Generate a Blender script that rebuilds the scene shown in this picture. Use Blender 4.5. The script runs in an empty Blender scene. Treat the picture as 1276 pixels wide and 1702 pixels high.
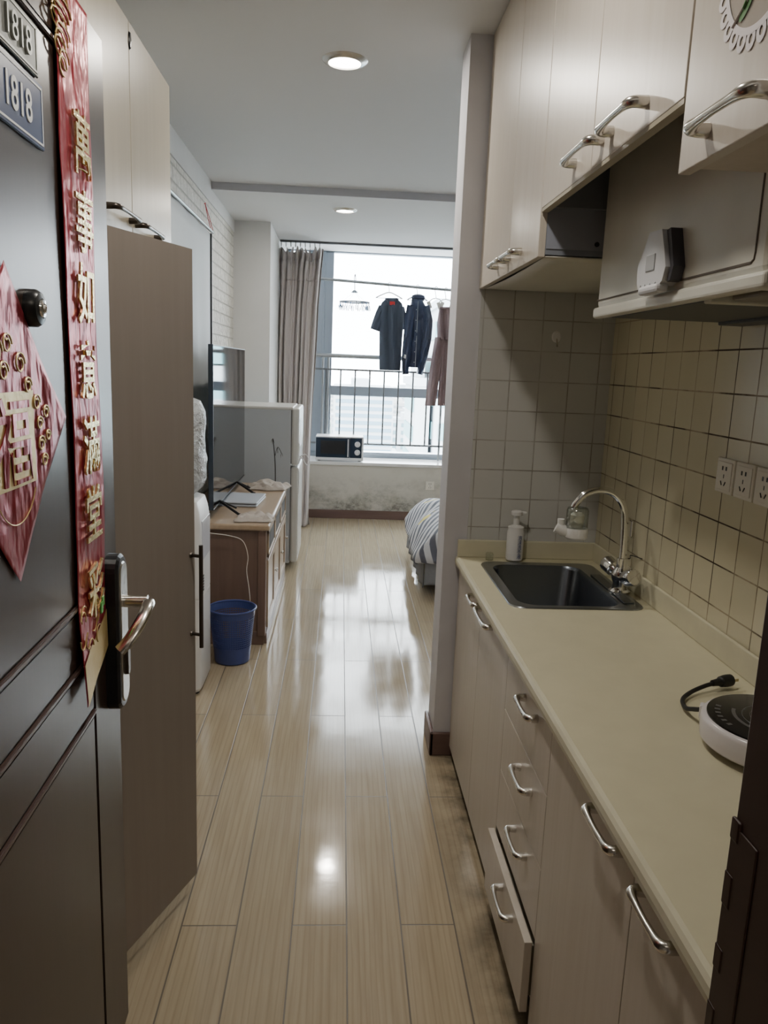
import bpy, bmesh, math, random
from mathutils import Vector, Matrix, noise
random.seed(7)
PI = math.pi
sc = bpy.context.scene
COL = sc.collection

# ------------------------------------------------------------------ helpers
class MB:
    """collects shapes (world coordinates) for ONE mesh"""
    def __init__(s): s.b = bmesh.new()
    def _add(s, vs, fs, smooth=False):
        bv = [s.b.verts.new(v) for v in vs]
        for f in fs:
            try:
                fc = s.b.faces.new([bv[i] for i in f]); fc.smooth = smooth
            except ValueError: pass
        return s
    def box(s, x0, x1, y0, y1, z0, z1, bev=0.0, seg=2, rot=None, piv=None):
        t = bmesh.new()
        bmesh.ops.create_cube(t, size=1)
        for v in t.verts:
            v.co = Vector(((x0+x1)/2+v.co.x*(x1-x0), (y0+y1)/2+v.co.y*(y1-y0), (z0+z1)/2+v.co.z*(z1-z0)))
        if bev > 0:
            bev = min(bev, .49*min(abs(x1-x0), abs(y1-y0), abs(z1-z0)))
            bmesh.ops.bevel(t, geom=list(t.edges), offset=bev, segments=seg, affect='EDGES', profile=.5)
        if rot is not None:
            p = Vector(piv) if piv else Vector(((x0+x1)/2, (y0+y1)/2, (z0+z1)/2))
            for v in t.verts: v.co = p + rot @ (v.co-p)
        t.normal_update()
        s._merge(t, bev > 0); return s
    def _merge(s, t, smooth=False):
        t.verts.index_update()
        s._add([v.co.copy() for v in t.verts], [[v.index for v in f.verts] for f in t.faces], False)
        t.free()
    def loft(s, rings, cap=True, smooth=True, closed=True):
        n = len(rings[0]); vs = [p for r in rings for p in r]; fs = []
        for i in range(len(rings)-1):
            for j in range(n if closed else n-1):
                k = (j+1) % n
                fs.append((i*n+j, i*n+k, (i+1)*n+k, (i+1)*n+j))
        if cap and closed:
            fs.append(tuple(range(n-1, -1, -1))); fs.append(tuple(range((len(rings)-1)*n, len(rings)*n)))
        s._add(vs, fs, smooth)
        return s
    def tube(s, pts, r, n=10, cap=True, flat=1.0):
        pts = [Vector(p) for p in pts]; rings = []
        rr = r if isinstance(r, (list, tuple)) else [r]*len(pts)
        up = None
        for i, p in enumerate(pts):
            d = (pts[min(i+1, len(pts)-1)]-pts[max(i-1, 0)]).normalized()
            if up is None:
                up = Vector((0, 0, 1)) if abs(d.z) < .9 else Vector((1, 0, 0))
            a = d.cross(up).normalized(); b = a.cross(d).normalized(); up = b
            rings.append([p+a*math.cos(2*PI*k/n)*rr[i]+b*math.sin(2*PI*k/n)*rr[i]*flat for k in range(n)])
        return s.loft(rings, cap)
    def cyl(s, p0, p1, r, n=24, r2=None): return s.tube([p0, p1], [r, r if r2 is None else r2], n)
    def lathe(s, prof, c=(0, 0, 0), n=40, axis=None, sx=1, sy=1):
        c = Vector(c)
        q = Vector((0, 0, 1)).rotation_difference(Vector(axis)) if axis else None
        rings = []
        for r, z in prof:
            ring = []
            for k in range(n):
                v = Vector((r*math.cos(2*PI*k/n)*sx, r*math.sin(2*PI*k/n)*sy, z))
                ring.append(c+(q @ v if q else v))
            rings.append(ring)
        return s.loft(rings, True)
    def prism(s, poly, axis, a0, a1):
        """poly of 2D pts extruded along axis 'x','y','z'"""
        def P(u, v, a):
            return {'x': (a, u, v), 'y': (u, a, v), 'z': (u, v, a)}[axis]
        n = len(poly)
        vs = [P(u, v, a0) for u, v in poly]+[P(u, v, a1) for u, v in poly]
        fs = [tuple(range(n)), tuple(range(2*n-1, n-1, -1))]+[(i, (i+1) % n, n+(i+1) % n, n+i) for i in range(n)]
        return s._add(vs, fs)
    def grid(s, fn, nu, nv, smooth=True):
        vs = [fn(i/nu, j/nv) for i in range(nu+1) for j in range(nv+1)]
        fs = [(i*(nv+1)+j, (i+1)*(nv+1)+j, (i+1)*(nv+1)+j+1, i*(nv+1)+j+1) for i in range(nu) for j in range(nv)]
        return s._add(vs, fs, smooth)
    def text(s, body, size, place, depth=.001, sx=1.0, offset=0.0):
        """place(u,v,w)->world; text centred at 0,0"""
        c = bpy.data.curves.new('tmp', 'FONT'); c.body = body; c.size = size; c.extrude = depth
        c.align_x = 'CENTER'; c.align_y = 'CENTER'; c.offset = offset
        o = bpy.data.objects.new('tmp', c); COL.objects.link(o); bpy.context.view_layer.update()
        m = bpy.data.meshes.new_from_object(o.evaluated_get(bpy.context.evaluated_depsgraph_get()))
        vs = [tuple(v.co) for v in m.vertices]
        if vs:
            cx = (min(v[0] for v in vs)+max(v[0] for v in vs))/2; cy = (min(v[1] for v in vs)+max(v[1] for v in vs))/2
            s._add([place((v[0]-cx)*sx, v[1]-cy, v[2]+depth) for v in vs], [tuple(p.vertices) for p in m.polygons])
        bpy.data.objects.remove(o); bpy.data.meshes.remove(m); bpy.data.curves.remove(c)
        return s

def wloc(o):
    v = Vector((0, 0, 0))
    while o is not None: v += o.location; o = o.parent
    return v

def tag(o, label=None, cat=None, group=None, kind=None):
    if label: o['label'] = label
    if cat: o['category'] = cat
    if group: o['group'] = group
    if kind: o['kind'] = kind
    return o

def build(name, mb, mat, parent=None, label=None, cat=None, group=None, kind=None, recalc=True, solid=0, sub=0, origin=None):
    bm = mb.b
    if recalc: bmesh.ops.recalc_face_normals(bm, faces=bm.faces)
    if parent is not None: base = wloc(parent)
    elif origin is not None: base = Vector(origin)
    else:
        xs = [v.co.x for v in bm.verts]; ys = [v.co.y for v in bm.verts]; zs = [v.co.z for v in bm.verts]
        base = Vector(((min(xs)+max(xs))/2, (min(ys)+max(ys))/2, min(zs)))
    for v in bm.verts: v.co -= base
    for e in bm.edges:
        if len(e.link_faces) == 2 and e.calc_face_angle(0) > .62: e.smooth = False
    me = bpy.data.meshes.new(name); bm.to_mesh(me); bm.free()
    for m in (mat if isinstance(mat, (list, tuple)) else [mat]): me.materials.append(m)
    o = bpy.data.objects.new(name, me); COL.objects.link(o)
    if parent is not None: o.parent = parent
    else: o.location = base
    if solid:
        md = o.modifiers.new('solid', 'SOLIDIFY'); md.thickness = solid; md.offset = 0
    if sub:
        md = o.modifiers.new('sub', 'SUBSURF'); md.levels = sub; md.render_levels = sub
    tag(o, label, cat, group, kind)
    return o

def thing(name, label, cat, loc, group=None, kind=None):
    o = bpy.data.objects.new(name, None); COL.objects.link(o); o.location = loc
    o.empty_display_size = .05
    return tag(o, label, cat, group, kind)

def copy_tree(o, parent=None):
    c = o.copy(); COL.objects.link(c)
    if parent is not None: c.parent = parent
    for ch in list(o.children): copy_tree(ch, c)
    return c

def rrect(x0, x1, y0, y1, z, r, n=6):
    pts = []
    for cx, cy, a in ((x1-r, y1-r, 0), (x0+r, y1-r, PI/2), (x0+r, y0+r, PI), (x1-r, y0+r, 1.5*PI)):
        for k in range(n+1):
            t = a+k*PI/2/n; pts.append(Vector((cx+r*math.cos(t), cy+r*math.sin(t), z)))
    return pts

def smoothpath(pts, n=6):
    """Catmull-Rom"""
    P = [Vector(p) for p in pts]; P = [2*P[0]-P[1]]+P+[2*P[-1]-P[-2]]; out = []
    for i in range(1, len(P)-2):
        for k in range(n):
            t = k/n
            out.append(.5*((2*P[i])+(P[i+1]-P[i-1])*t+(2*P[i-1]-5*P[i]+4*P[i+1]-P[i+2])*t*t+(3*P[i]-P[i-1]-3*P[i+1]+P[i+2])*t**3))
    out.append(P[-2]); return out

# ------------------------------------------------------------------ materials
def mat(name, color, rough=.5, metal=0, spec=.5, bump=0, bscale=60, var=0, vscale=8, alpha=1, trans=0, emit=None, estr=0, coat=0, stretch=None, sheen=0, ior=1.45, col2=None):
    m = bpy.data.materials.new(name); m.use_nodes = True
    nt = m.node_tree; b = nt.nodes['Principled BSDF']
    b.inputs['Base Color'].default_value = (*color, 1); b.inputs['Roughness'].default_value = rough
    b.inputs['Metallic'].default_value = metal; b.inputs['Specular IOR Level'].default_value = spec
    b.inputs['Alpha'].default_value = alpha; b.inputs['Transmission Weight'].default_value = trans
    b.inputs['IOR'].default_value = ior
    b.inputs['Coat Weight'].default_value = coat
    b.inputs['Coat Roughness'].default_value = .08
    if sheen: b.inputs['Sheen Weight'].default_value = sheen
    if emit: b.inputs['Emission Color'].default_value = (*emit, 1); b.inputs['Emission Strength'].default_value = estr
    L = nt.links.new
    if bump or var:
        tc = nt.nodes.new('ShaderNodeTexCoord'); mp = nt.nodes.new('ShaderNodeMapping')
        L(tc.outputs['Object'], mp.inputs['Vector'])
        if stretch: mp.inputs['Scale'].default_value = stretch
    if var:
        n = nt.nodes.new('ShaderNodeTexNoise'); n.inputs['Scale'].default_value = vscale; n.inputs['Detail'].default_value = 6
        L(mp.outputs['Vector'], n.inputs['Vector'])
        r = nt.nodes.new('ShaderNodeMix'); r.data_type = 'RGBA'
        c2 = col2 if col2 else tuple(c*(1-var) for c in color)
        r.inputs[6].default_value = (*color, 1); r.inputs[7].default_value = (*c2, 1)
        rp = nt.nodes.new('ShaderNodeMapRange'); rp.inputs[1].default_value = .35; rp.inputs[2].default_value = .65
        L(n.outputs['Fac'], rp.inputs[0]); L(rp.outputs[0], r.inputs[0]); L(r.outputs[2], b.inputs['Base Color'])
    if bump:
        n2 = nt.nodes.new('ShaderNodeTexNoise'); n2.inputs['Scale'].default_value = bscale; n2.inputs['Detail'].default_value = 4
        L(mp.outputs['Vector'], n2.inputs['Vector'])
        bp = nt.nodes.new('ShaderNodeBump'); bp.inputs['Strength'].default_value = bump; bp.inputs['Distance'].default_value = .01
        L(n2.outputs['Fac'], bp.inputs['Height']); L(bp.outputs['Normal'], b.inputs['Normal'])
    return m

class NT:
    def __init__(s, name, rough=.5):
        s.m = bpy.data.materials.new(name); s.m.use_nodes = True; s.t = s.m.node_tree; s.b = s.t.nodes['Principled BSDF']
        s.b.inputs['Roughness'].default_value = rough
    def n(s, t, **kw):
        x = s.t.nodes.new('ShaderNode'+t)
        for k, v in kw.items():
            if k.startswith('i_'): x.inputs[k[2:].replace('_', ' ')].default_value = v
            else: setattr(x, k, v)
        return x
    def l(s, a, b): s.t.links.new(a, b)
    def pos(s):
        g = s.n('NewGeometry'); return g.outputs['Position']
    def sep(s, v):
        x = s.n('SeparateXYZ'); s.l(v, x.inputs[0]); return x.outputs
    def comb(s, x=None, y=None, z=None):
        c = s.n('CombineXYZ')
        for i, a in enumerate((x, y, z)):
            if a is None: continue
            if isinstance(a, (int, float)): c.inputs[i].default_value = a
            else: s.l(a, c.inputs[i])
        return c.outputs[0]
    def math(s, op, a, b=0.0, c=None):
        x = s.n('Math', operation=op)
        for i, v in enumerate((a, b, c)):
            if v is None: continue
            if isinstance(v, (int, float)): x.inputs[i].default_value = v
            else: s.l(v, x.inputs[i])
        return x.outputs[0]
    def mix(s, f, a, b, blend='MIX'):
        x = s.n('Mix', data_type='RGBA', blend_type=blend)
        for i, v in ((0, f), (6, a), (7, b)):
            if isinstance(v, (int, float)): x.inputs[i].default_value = v
            elif isinstance(v, tuple): x.inputs[i].default_value = (*v, 1)
            else: s.l(v, x.inputs[i])
        return x.outputs[2]
    def rng(s, v, a, b, c=0., d=1.):
        x = s.n('MapRange'); s.l(v, x.inputs[0])
        for i, q in enumerate((a, b, c, d)): x.inputs[i+1].default_value = q
        return x.outputs[0]
    def noise(s, vec, scale, detail=4, rough=.5):
        x = s.n('TexNoise'); s.l(vec, x.inputs['Vector']); x.inputs['Scale'].default_value = scale
        x.inputs['Detail'].default_value = detail; x.inputs['Roughness'].default_value = rough; return x.outputs['Fac']
    def scale(s, vec, v, off=(0, 0, 0)):
        x = s.n('Mapping'); s.l(vec, x.inputs['Vector']); x.inputs['Scale'].default_value = v; x.inputs['Location'].default_value = off
        return x.outputs[0]
    def brick(s, vec, w, h, mortar, off=.5, c1=(1, 1, 1), c2=(.9, .9, .9), cm=(0, 0, 0), smooth=.1):
        x = s.n('TexBrick', offset=off); s.l(vec, x.inputs['Vector'])
        for k, v in (('Color1', (*c1, 1)), ('Color2', (*c2, 1)), ('Mortar', (*cm, 1)), ('Scale', 1), ('Mortar Size', mortar), ('Mortar Smooth', smooth), ('Bias', 0), ('Brick Width', w), ('Row Height', h)):
            x.inputs[k].default_value = v
        return x.outputs
    def bump(s, h, strength=.5, dist=.01, nrm=None):
        x = s.n('Bump'); x.inputs['Strength'].default_value = strength; x.inputs['Distance'].default_value = dist
        s.l(h, x.inputs['Height'])
        if nrm: s.l(nrm, x.inputs['Normal'])
        return x.outputs[0]
    def out(s, color=None, nrm=None, rough=None):
        if color is not None: s.l(color, s.b.inputs['Base Color'])
        if nrm is not None: s.l(nrm, s.b.inputs['Normal'])
        if rough is not None: s.l(rough, s.b.inputs['Roughness'])
        return s.m

def floor_mat():
    s = NT('floor_laminate', .14); x, y, z = s.sep(s.pos())
    v = s.comb(s.math('SUBTRACT', y, 1.845), s.math('SUBTRACT', x, .055))
    br = s.brick(v, 1.27, .148, .0023, .5, (.455, .378, .262), (.40, .332, .228), (.10, .08, .055), .25)
    row = s.math('FLOOR', s.math('DIVIDE', s.math('SUBTRACT', x, .055), .148))
    gv = s.comb(s.math('MULTIPLY', x, 42), s.math('ADD', s.math('MULTIPLY', y, 1.8), s.math('MULTIPLY', row, 7.3)), row)
    g1 = s.noise(gv, 1.6, 6, .6)
    gv2 = s.comb(s.math('MULTIPLY', x, 11), s.math('ADD', s.math('MULTIPLY', y, .75), s.math('MULTIPLY', row, 3.7)), row)
    wv = s.n('TexWave', wave_type='BANDS', bands_direction='X'); s.l(gv2, wv.inputs['Vector'])
    wv.inputs['Scale'].default_value = 1.6; wv.inputs['Distortion'].default_value = 7; wv.inputs['Detail'].default_value = 2; wv.inputs['Detail Scale'].default_value = .8
    c = s.mix(s.rng(g1, .4, .68, 0, .38), br[0], (.26, .195, .125))
    c = s.mix(s.rng(wv.outputs[1], .74, 1, 0, .32), c, (.26, .20, .13))
    # patchy darkening along the foot of the kitchen units
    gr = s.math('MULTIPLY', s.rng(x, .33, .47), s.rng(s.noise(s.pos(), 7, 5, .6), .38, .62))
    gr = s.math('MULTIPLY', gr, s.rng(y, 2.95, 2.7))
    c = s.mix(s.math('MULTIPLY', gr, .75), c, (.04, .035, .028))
    c = s.mix(br[1], c, (.12, .095, .065))
    low = s.noise(s.comb(s.math('MULTIPLY', x, 5), s.math('MULTIPLY', y, 2.2)), 1.3, 2)
    fine = s.noise(s.pos(), 28, 3)
    nb = s.bump(low, .022, .02)
    nb = s.bump(fine, .007, .01, nb)
    nb = s.bump(s.math('SUBTRACT', 1., br[1]), .5, .002, nb)
    rough = s.math('ADD', s.rng(s.noise(s.pos(), 4, 4), .35, .7, .07, .15), s.math('MULTIPLY', br[1], .3))
    s.b.inputs['Specular IOR Level'].default_value = .55
    return s.out(c, nb, rough)

def tile_mat(name, axis, sx, sz, base, var, cm, grime):
    s = NT(name, .28); x, y, z = s.sep(s.pos())
    u = x if axis == 'x' else y
    v = s.comb(s.math('SUBTRACT', u, sx), s.math('SUBTRACT', z, sz))
    br = s.brick(v, .1078, .1083, .0022, 0, base, var, cm, .15)
    g = s.noise(s.pos(), 5, 5, .6)
    mcol = s.mix(s.rng(g, .42, .58), cm, grime)
    c = s.mix(br[1], br[0], mcol)
    c = s.mix(s.rng(s.noise(s.pos(), 3, 5), .5, .8, 0, .3), c, tuple(a*.7 for a in base))
    nb = s.bump(s.math('SUBTRACT', 1., br[1]), .5, .003)
    nb = s.bump(s.noise(s.pos(), 22, 3), .04, .01, nb)
    rough = s.math('ADD', .25, s.math('MULTIPLY', br[1], .5))
    return s.out(c, nb, rough)

def foam_brick_mat():
    s = NT('white_embossed_brick', .6); x, y, z = s.sep(s.pos())
    v = s.comb(y, s.math('SUBTRACT', z, .05))
    br = s.brick(v, .19, .077, .006, .5, (.80, .78, .72), (.76, .74, .68), (.52, .50, .455), .5)
    st = s.noise(s.scale(s.pos(), (1, 1, 1.5)), 26, 5, .65)
    vr = s.n('TexVoronoi'); s.l(s.pos(), vr.inputs['Vector']); vr.inputs['Scale'].default_value = 22
    h = s.math('ADD', s.math('MULTIPLY', s.math('SUBTRACT', 1., br[1]), 1.2), s.math('ADD', s.math('MULTIPLY', st, .9), s.math('MULTIPLY', vr.outputs[0], .6)))
    return s.out(s.mix(s.rng(st, .42, .56, 0, .5), br[0], (.53, .51, .455)), s.bump(h, 1., .02))  # darker mottling paints the relief shading of the embossing into the colour

def stained_wall_mat():
    s = NT('stained_plaster', .85); x, y, z = s.sep(s.pos())
    n1 = s.noise(s.scale(s.pos(), (2.2, 1, 3.5)), 2.2, 8, .62); n2 = s.noise(s.scale(s.pos(), (3, 1, 4)), 9, 8, .7)
    k = s.math('MULTIPLY', s.rng(z, .45, .13), s.rng(n1, .38, .60)); k2 = s.math('MULTIPLY', k, s.rng(n2, .36, .62))
    c = s.mix(s.math('MULTIPLY', k, .55), (.56, .54, .49), (.36, .35, .31))
    c = s.mix(s.math('MULTIPLY', k2, .8), c, (.09, .09, .08))
    c = s.mix(s.rng(s.noise(s.pos(), 6, 6), .55, .7, 0, .35), c, (.40, .37, .31))
    return s.out(c, s.bump(n2, .2, .004))

def wood_mat(name, c1, c2, rough=.35, axis='z', scale=1.0, spec=.5):
    """axis = grain direction"""
    s = NT(name, rough); tc = s.n('TexCoord')
    st = {'z': (30, 30, 1.3), 'y': (30, 1.3, 30), 'x': (1.3, 30, 30)}[axis]
    v = s.scale(tc.outputs['Object'], tuple(a*scale for a in st))
    g = s.noise(v, 1.5, 7, .65)
    v2 = s.scale(tc.outputs['Object'], tuple(a*.2*scale for a in st)); g2 = s.noise(v2, 1.5, 3)
    c = s.mix(s.rng(g, .35, .7), c1, c2)
    c = s.mix(s.rng(g2, .4, .7, 0, .4), c, c2)
    s.b.inputs['Specular IOR Level'].default_value = spec
    return s.out(c, s.bump(g, .05, .003))

def film_mat(name, color, rough=.3, metal=.6, bscale=9, bump=.6, col2=None):
    """crinkled printed foil"""
    s = NT(name, rough); tc = s.n('TexCoord')
    n1 = s.noise(s.scale(tc.outputs['Object'], (1, 1.6, .8)), bscale, 3, .5)
    n2 = s.noise(s.scale(tc.outputs['Object'], (1, 3, 1)), bscale*5, 3, .6)
    s.b.inputs['Metallic'].default_value = metal
    nb = s.bump(n1, bump, .03); nb = s.bump(n2, bump*.25, .005, nb)
    return s.out(s.mix(s.rng(n2, .4, .6), color, col2 or tuple(a*.8 for a in color)), nb)

M = {}
M['floor'] = floor_mat()
M['wall'] = mat('white_plaster', (.66, .66, .65), .8, bump=.05, bscale=40, var=.06, vscale=3)
M['ceil'] = mat('ceiling_paint', (.66, .66, .66), .85, bump=.03, bscale=30)
M['beam'] = mat('beam_paint', (.50, .50, .53), .8)
M['pillar'] = mat('pillar_paint', (.60, .595, .63), .65, bump=.06, bscale=30, var=.10, vscale=4)
M['brickwall'] = foam_brick_mat()
M['stain'] = stained_wall_mat()
M['tile_r'] = tile_mat('beige_tiles', 'y', 2.742-.1078*30, .924-.1083*10, (.62, .58, .42), (.57, .53, .38), (.36, .30, .20), (.05, .032, .02))
M['tile_b'] = tile_mat('grey_beige_tiles', 'x', .606-.1078*10, .924-.1083*10, (.56, .565, .55), (.535, .54, .525), (.45, .44, .42), (.30, .28, .25))
M['skirt'] = wood_mat('red_brown_skirting', (.17, .105, .09), (.13, .08, .07), .4, 'x', .6)
M['sill'] = mat('white_marble_sill', (.74, .74, .72), .15, var=.08, vscale=6)
M['alu'] = mat('grey_window_frame', (.27, .31, .36), .35, metal=.2, bump=.02)
M['rail'] = mat('painted_steel_rail', (.12, .125, .13), .5)
M['rail2'] = mat('stainless_rail', (.30, .32, .33), .3, metal=.7)
M['chrome'] = mat('chrome', (.80, .80, .80), .10, metal=1, bump=.02)
M['handle'] = mat('brushed_nickel', (.68, .66, .62), .22, metal=1, bump=.02)
M['darkhandle'] = mat('dark_bronze', (.10, .085, .075), .3, metal=.9)
M['steel'] = mat('sink_steel', (.17, .19, .22), .30, metal=1, bump=.03, bscale=120)
M['black'] = mat('black_plastic', (.014, .015, .018), .3, bump=.02)
M['cab'] = wood_mat('pale_maple_laminate', (.56, .50, .425), (.505, .445, .37), .36, 'z')
M['cabdoor'] = wood_mat('pale_maple_door', (.60, .55, .485), (.545, .49, .42), .33, 'z')
M['cabedge'] = mat('beige_edge_band', (.42, .38, .29), .5, var=.1)
M['cabin'] = mat('grey_carcass', (.22, .24, .28), .6, var=.1)
M['plinth'] = mat('dark_plinth', (.05, .042, .035), .7, var=.3)
M['counter'] = mat('cream_worktop', (.60, .565, .405), .30, bump=.02, bscale=90, var=.05, vscale=14)
M['splash'] = mat('cream_upstand', (.62, .59, .44), .4, var=.10, vscale=9)
M['wardrobe'] = wood_mat('taupe_laminate', (.285, .25, .225), (.255, .222, .20), .45, 'z', .7)
M['wardpale'] = wood_mat('pale_oak_laminate', (.50, .45, .35), (.44, .39, .295), .3, 'z', .8)
M['brown'] = wood_mat('dark_brown_security_door', (.036, .020, .015), (.028, .015, .011), .30, 'z', .5, .6)
M['beadwood'] = mat('door_moulding_paint', (.085, .055, .048), .3)
M['jamb'] = wood_mat('dark_red_brown_jamb', (.035, .014, .012), (.03, .012, .01), .4, 'z', .5)
M['red'] = film_mat('red_foil', (.42, .035, .06), .30, .55, 8, .7, (.36, .03, .05))
M['red2'] = film_mat('deep_red_foil', (.36, .04, .06), .30, .6, 7, .8, (.30, .035, .05))
M['gold'] = mat('gold_foil', (.80, .66, .32), .25, metal=.9, bump=.3, bscale=90)
M['goldpale'] = mat('pale_gold_print', (.66, .50, .22), .4, metal=.5, bump=.1)
M['greyplate'] = mat('grey_metal_plate', (.22, .23, .22), .45, metal=.3, bump=.04)
M['platenum'] = mat('raised_grey_numerals', (.42, .44, .42), .4, metal=.3)
M['blue'] = mat('blue_enamel_plate', (.035, .06, .16), .3)
M['white'] = mat('white_plastic', (.74, .74, .74), .35, bump=.02)
M['whitewarm'] = mat('warm_white_plastic', (.72, .69, .62), .4, bump=.02)
M['paint_w'] = mat('white_print', (.80, .82, .84), .45)
M['bin'] = mat('blue_basket_plastic', (.06, .085, .25), .35, bump=.03)
M['tvwood'] = wood_mat('brown_cabinet_wood', (.20, .13, .10), (.155, .10, .075), .4, 'z', .7)
M['tvtop'] = wood_mat('honey_wood_top', (.43, .32, .215), (.36, .265, .175), .28, 'y', .7)
M['tvfront'] = wood_mat('light_wood_front', (.42, .32, .23), (.34, .255, .18), .35, 'z', .7)
M['screen'] = mat('glossy_screen', (.010, .012, .016), .05, spec=1.0, bump=.003, ior=1.7)
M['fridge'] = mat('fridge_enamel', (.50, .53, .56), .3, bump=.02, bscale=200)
M['fridgedoor'] = mat('fridge_door_white', (.66, .66, .63), .25)
M['mwglass'] = mat('microwave_glass', (.02, .035, .06), .12)
M['curtain'] = mat('taupe_curtain_cloth', (.50, .455, .44), .8, bump=.12, bscale=260, sheen=.2)
M['cloth_b'] = mat('beige_rag', (.50, .45, .40), .9, bump=.25, bscale=120)
M['screencloth'] = mat('pale_grey_hanging_cloth', (.70, .745, .77), .7, bump=.05, bscale=20, stretch=(1, 4, .5))
M['navy'] = mat('dark_navy_cotton', (.055, .068, .095), .85, bump=.2, bscale=60)
M['downnavy'] = mat('glossy_black_nylon', (.022, .032, .07), .30, bump=.5, bscale=22)
M['brownpants'] = mat('brown_corduroy', (.20, .14, .14), .85, bump=.3, bscale=70)
M['redtag'] = mat('red_collar_tag', (.55, .03, .03), .6)
M['clipblue'] = mat('blue_clip_plastic', (.04, .14, .30), .4)
M['duvetplain'] = mat('grey_bed_skirt', (.22, .225, .24), .9, bump=.2)
M['oldiron'] = mat('greyish_paper', (.42, .45, .50), .5, bump=.05)
M['twig'] = mat('dark_twig', (.035, .03, .028), .7, bump=.2)
M['lens'] = mat('lamp_diffuser', (1, 1, 1), .4, emit=(1, .96, .88), estr=16)
M['ring'] = mat('lamp_ring_metal', (.62, .60, .56), .25, metal=.8)
M['hood'] = mat('hood_enamel', (.64, .63, .55), .28, bump=.03, bscale=20, var=.07, vscale=6)
M['hooddark'] = mat('hood_cavity', (.075, .08, .085), .4, metal=.4)
M['groove'] = mat('brown_groove', (.10, .08, .06), .6)
M['silver'] = mat('silver_plastic', (.62, .62, .64), .3, metal=.1, bump=.02)
M['lace'] = mat('white_lace_print', (.80, .76, .78), .5)
M['green'] = mat('green_leaf_print', (.10, .24, .09), .5)
M['clearfilm'] = mat('thin_clear_film', (.52, .47, .42), .25, alpha=.35)
M['bodywhite'] = mat('cooker_white', (.66, .63, .64), .22, bump=.01)
M['ceramic'] = mat('black_ceramic_glass', (.013, .013, .014), .13)
M['ringprint'] = mat('grey_ring_print', (.10, .10, .10), .3)
M['cord'] = mat('black_rubber_cord', (.012, .012, .014), .5)
M['brass'] = mat('plug_pins', (.55, .48, .30), .3, metal=1)
M['redstring'] = mat('red_string', (.50, .03, .04), .7)
M['corridor'] = mat('corridor_paint', (.22, .19, .16), .8)

def glass_mat(name, tint=(1, 1, 1), mixf=.08, rough=.02):
    m = bpy.data.materials.new(name); m.use_nodes = True; nt = m.node_tree; nt.nodes.clear()
    o = nt.nodes.new('ShaderNodeOutputMaterial'); mx = nt.nodes.new('ShaderNodeMixShader')
    t = nt.nodes.new('ShaderNodeBsdfTransparent'); g = nt.nodes.new('ShaderNodeBsdfGlossy')
    t.inputs[0].default_value = (*tint, 1); g.inputs['Roughness'].default_value = rough
    lw = nt.nodes.new('ShaderNodeLayerWeight'); lw.inputs[0].default_value = .12
    ad = nt.nodes.new('ShaderNodeMath'); ad.operation = 'MULTIPLY_ADD'; ad.inputs[1].default_value = .45; ad.inputs[2].default_value = mixf; ad.use_clamp = True
    nt.links.new(lw.outputs[0], ad.inputs[0]); nt.links.new(ad.outputs[0], mx.inputs[0])
    nt.links.new(t.outputs[0], mx.inputs[1]); nt.links.new(g.outputs[0], mx.inputs[2]); nt.links.new(mx.outputs[0], o.inputs[0])
    return m
M['glass'] = glass_mat('window_glass', (.97, .99, 1), .0)
M['clear'] = glass_mat('clear_plastic', (.88, .90, .88), .10, .08)

def plasticbag_mat():
    s = NT('crinkled_plastic_wrap', .22); tc = s.n('TexCoord')
    n = s.noise(tc.outputs['Object'], 16, 5, .6)
    s.b.inputs['Base Color'].default_value = (.60, .63, .66, 1); s.b.inputs['Alpha'].default_value = .82
    return s.out(None, s.bump(n, 1, .04))
M['bag'] = plasticbag_mat()

def duvet_mat():
    s = NT('striped_duvet', .85); tc = s.n('TexCoord')
    v = s.scale(tc.outputs['Object'], (1, 1, 1))
    x, y, z = s.sep(v)
    u = s.comb(s.math('ADD', s.math('MULTIPLY', x, .8), s.math('ADD', s.math('MULTIPLY', y, -.7), s.math('MULTIPLY', z, .55))), 0.)
    w = s.n('TexWave', wave_type='BANDS', bands_direction='X'); s.l(u, w.inputs['Vector'])
    w.inputs['Scale'].default_value = 4.6; w.inputs['Distortion'].default_value = 2.5; w.inputs['Detail'].default_value = 2; w.inputs['Detail Scale'].default_value = 1.5
    c = s.mix(s.rng(w.outputs[1], .42, .55), (.10, .105, .13), (.52, .52, .53))
    n = s.noise(v, 7, 1)
    c = s.mix(s.rng(n, .69, .71), c, (.60, .52, .12))
    return s.out(c, s.bump(s.noise(v, 14, 3), .3, .02))
M['duvet'] = duvet_mat()

def building_mat(name, wall, glass, fw, fh, wfrac=.45, hfrac=.5):
    s = NT(name, .8); tc = s.n('TexCoord'); x, y, z = s.sep(tc.outputs['Object'])
    def band(u, per, frac):
        return s.math('LESS_THAN', s.math('FRACT', s.math('DIVIDE', s.math('ADD', u, 500), per)), frac)
    k = s.math('MULTIPLY', s.math('MAXIMUM', band(x, fw, wfrac), 0), band(z, fh, hfrac))
    n = s.noise(s.scale(tc.outputs['Object'], (.2, .2, .25)), 1, 2)
    c = s.mix(k, wall, s.mix(s.rng(n, .4, .6), glass, tuple(min(1, a*1.5) for a in glass)))
    s.b.inputs['Specular IOR Level'].default_value = .1
    return s.out(c)

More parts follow.
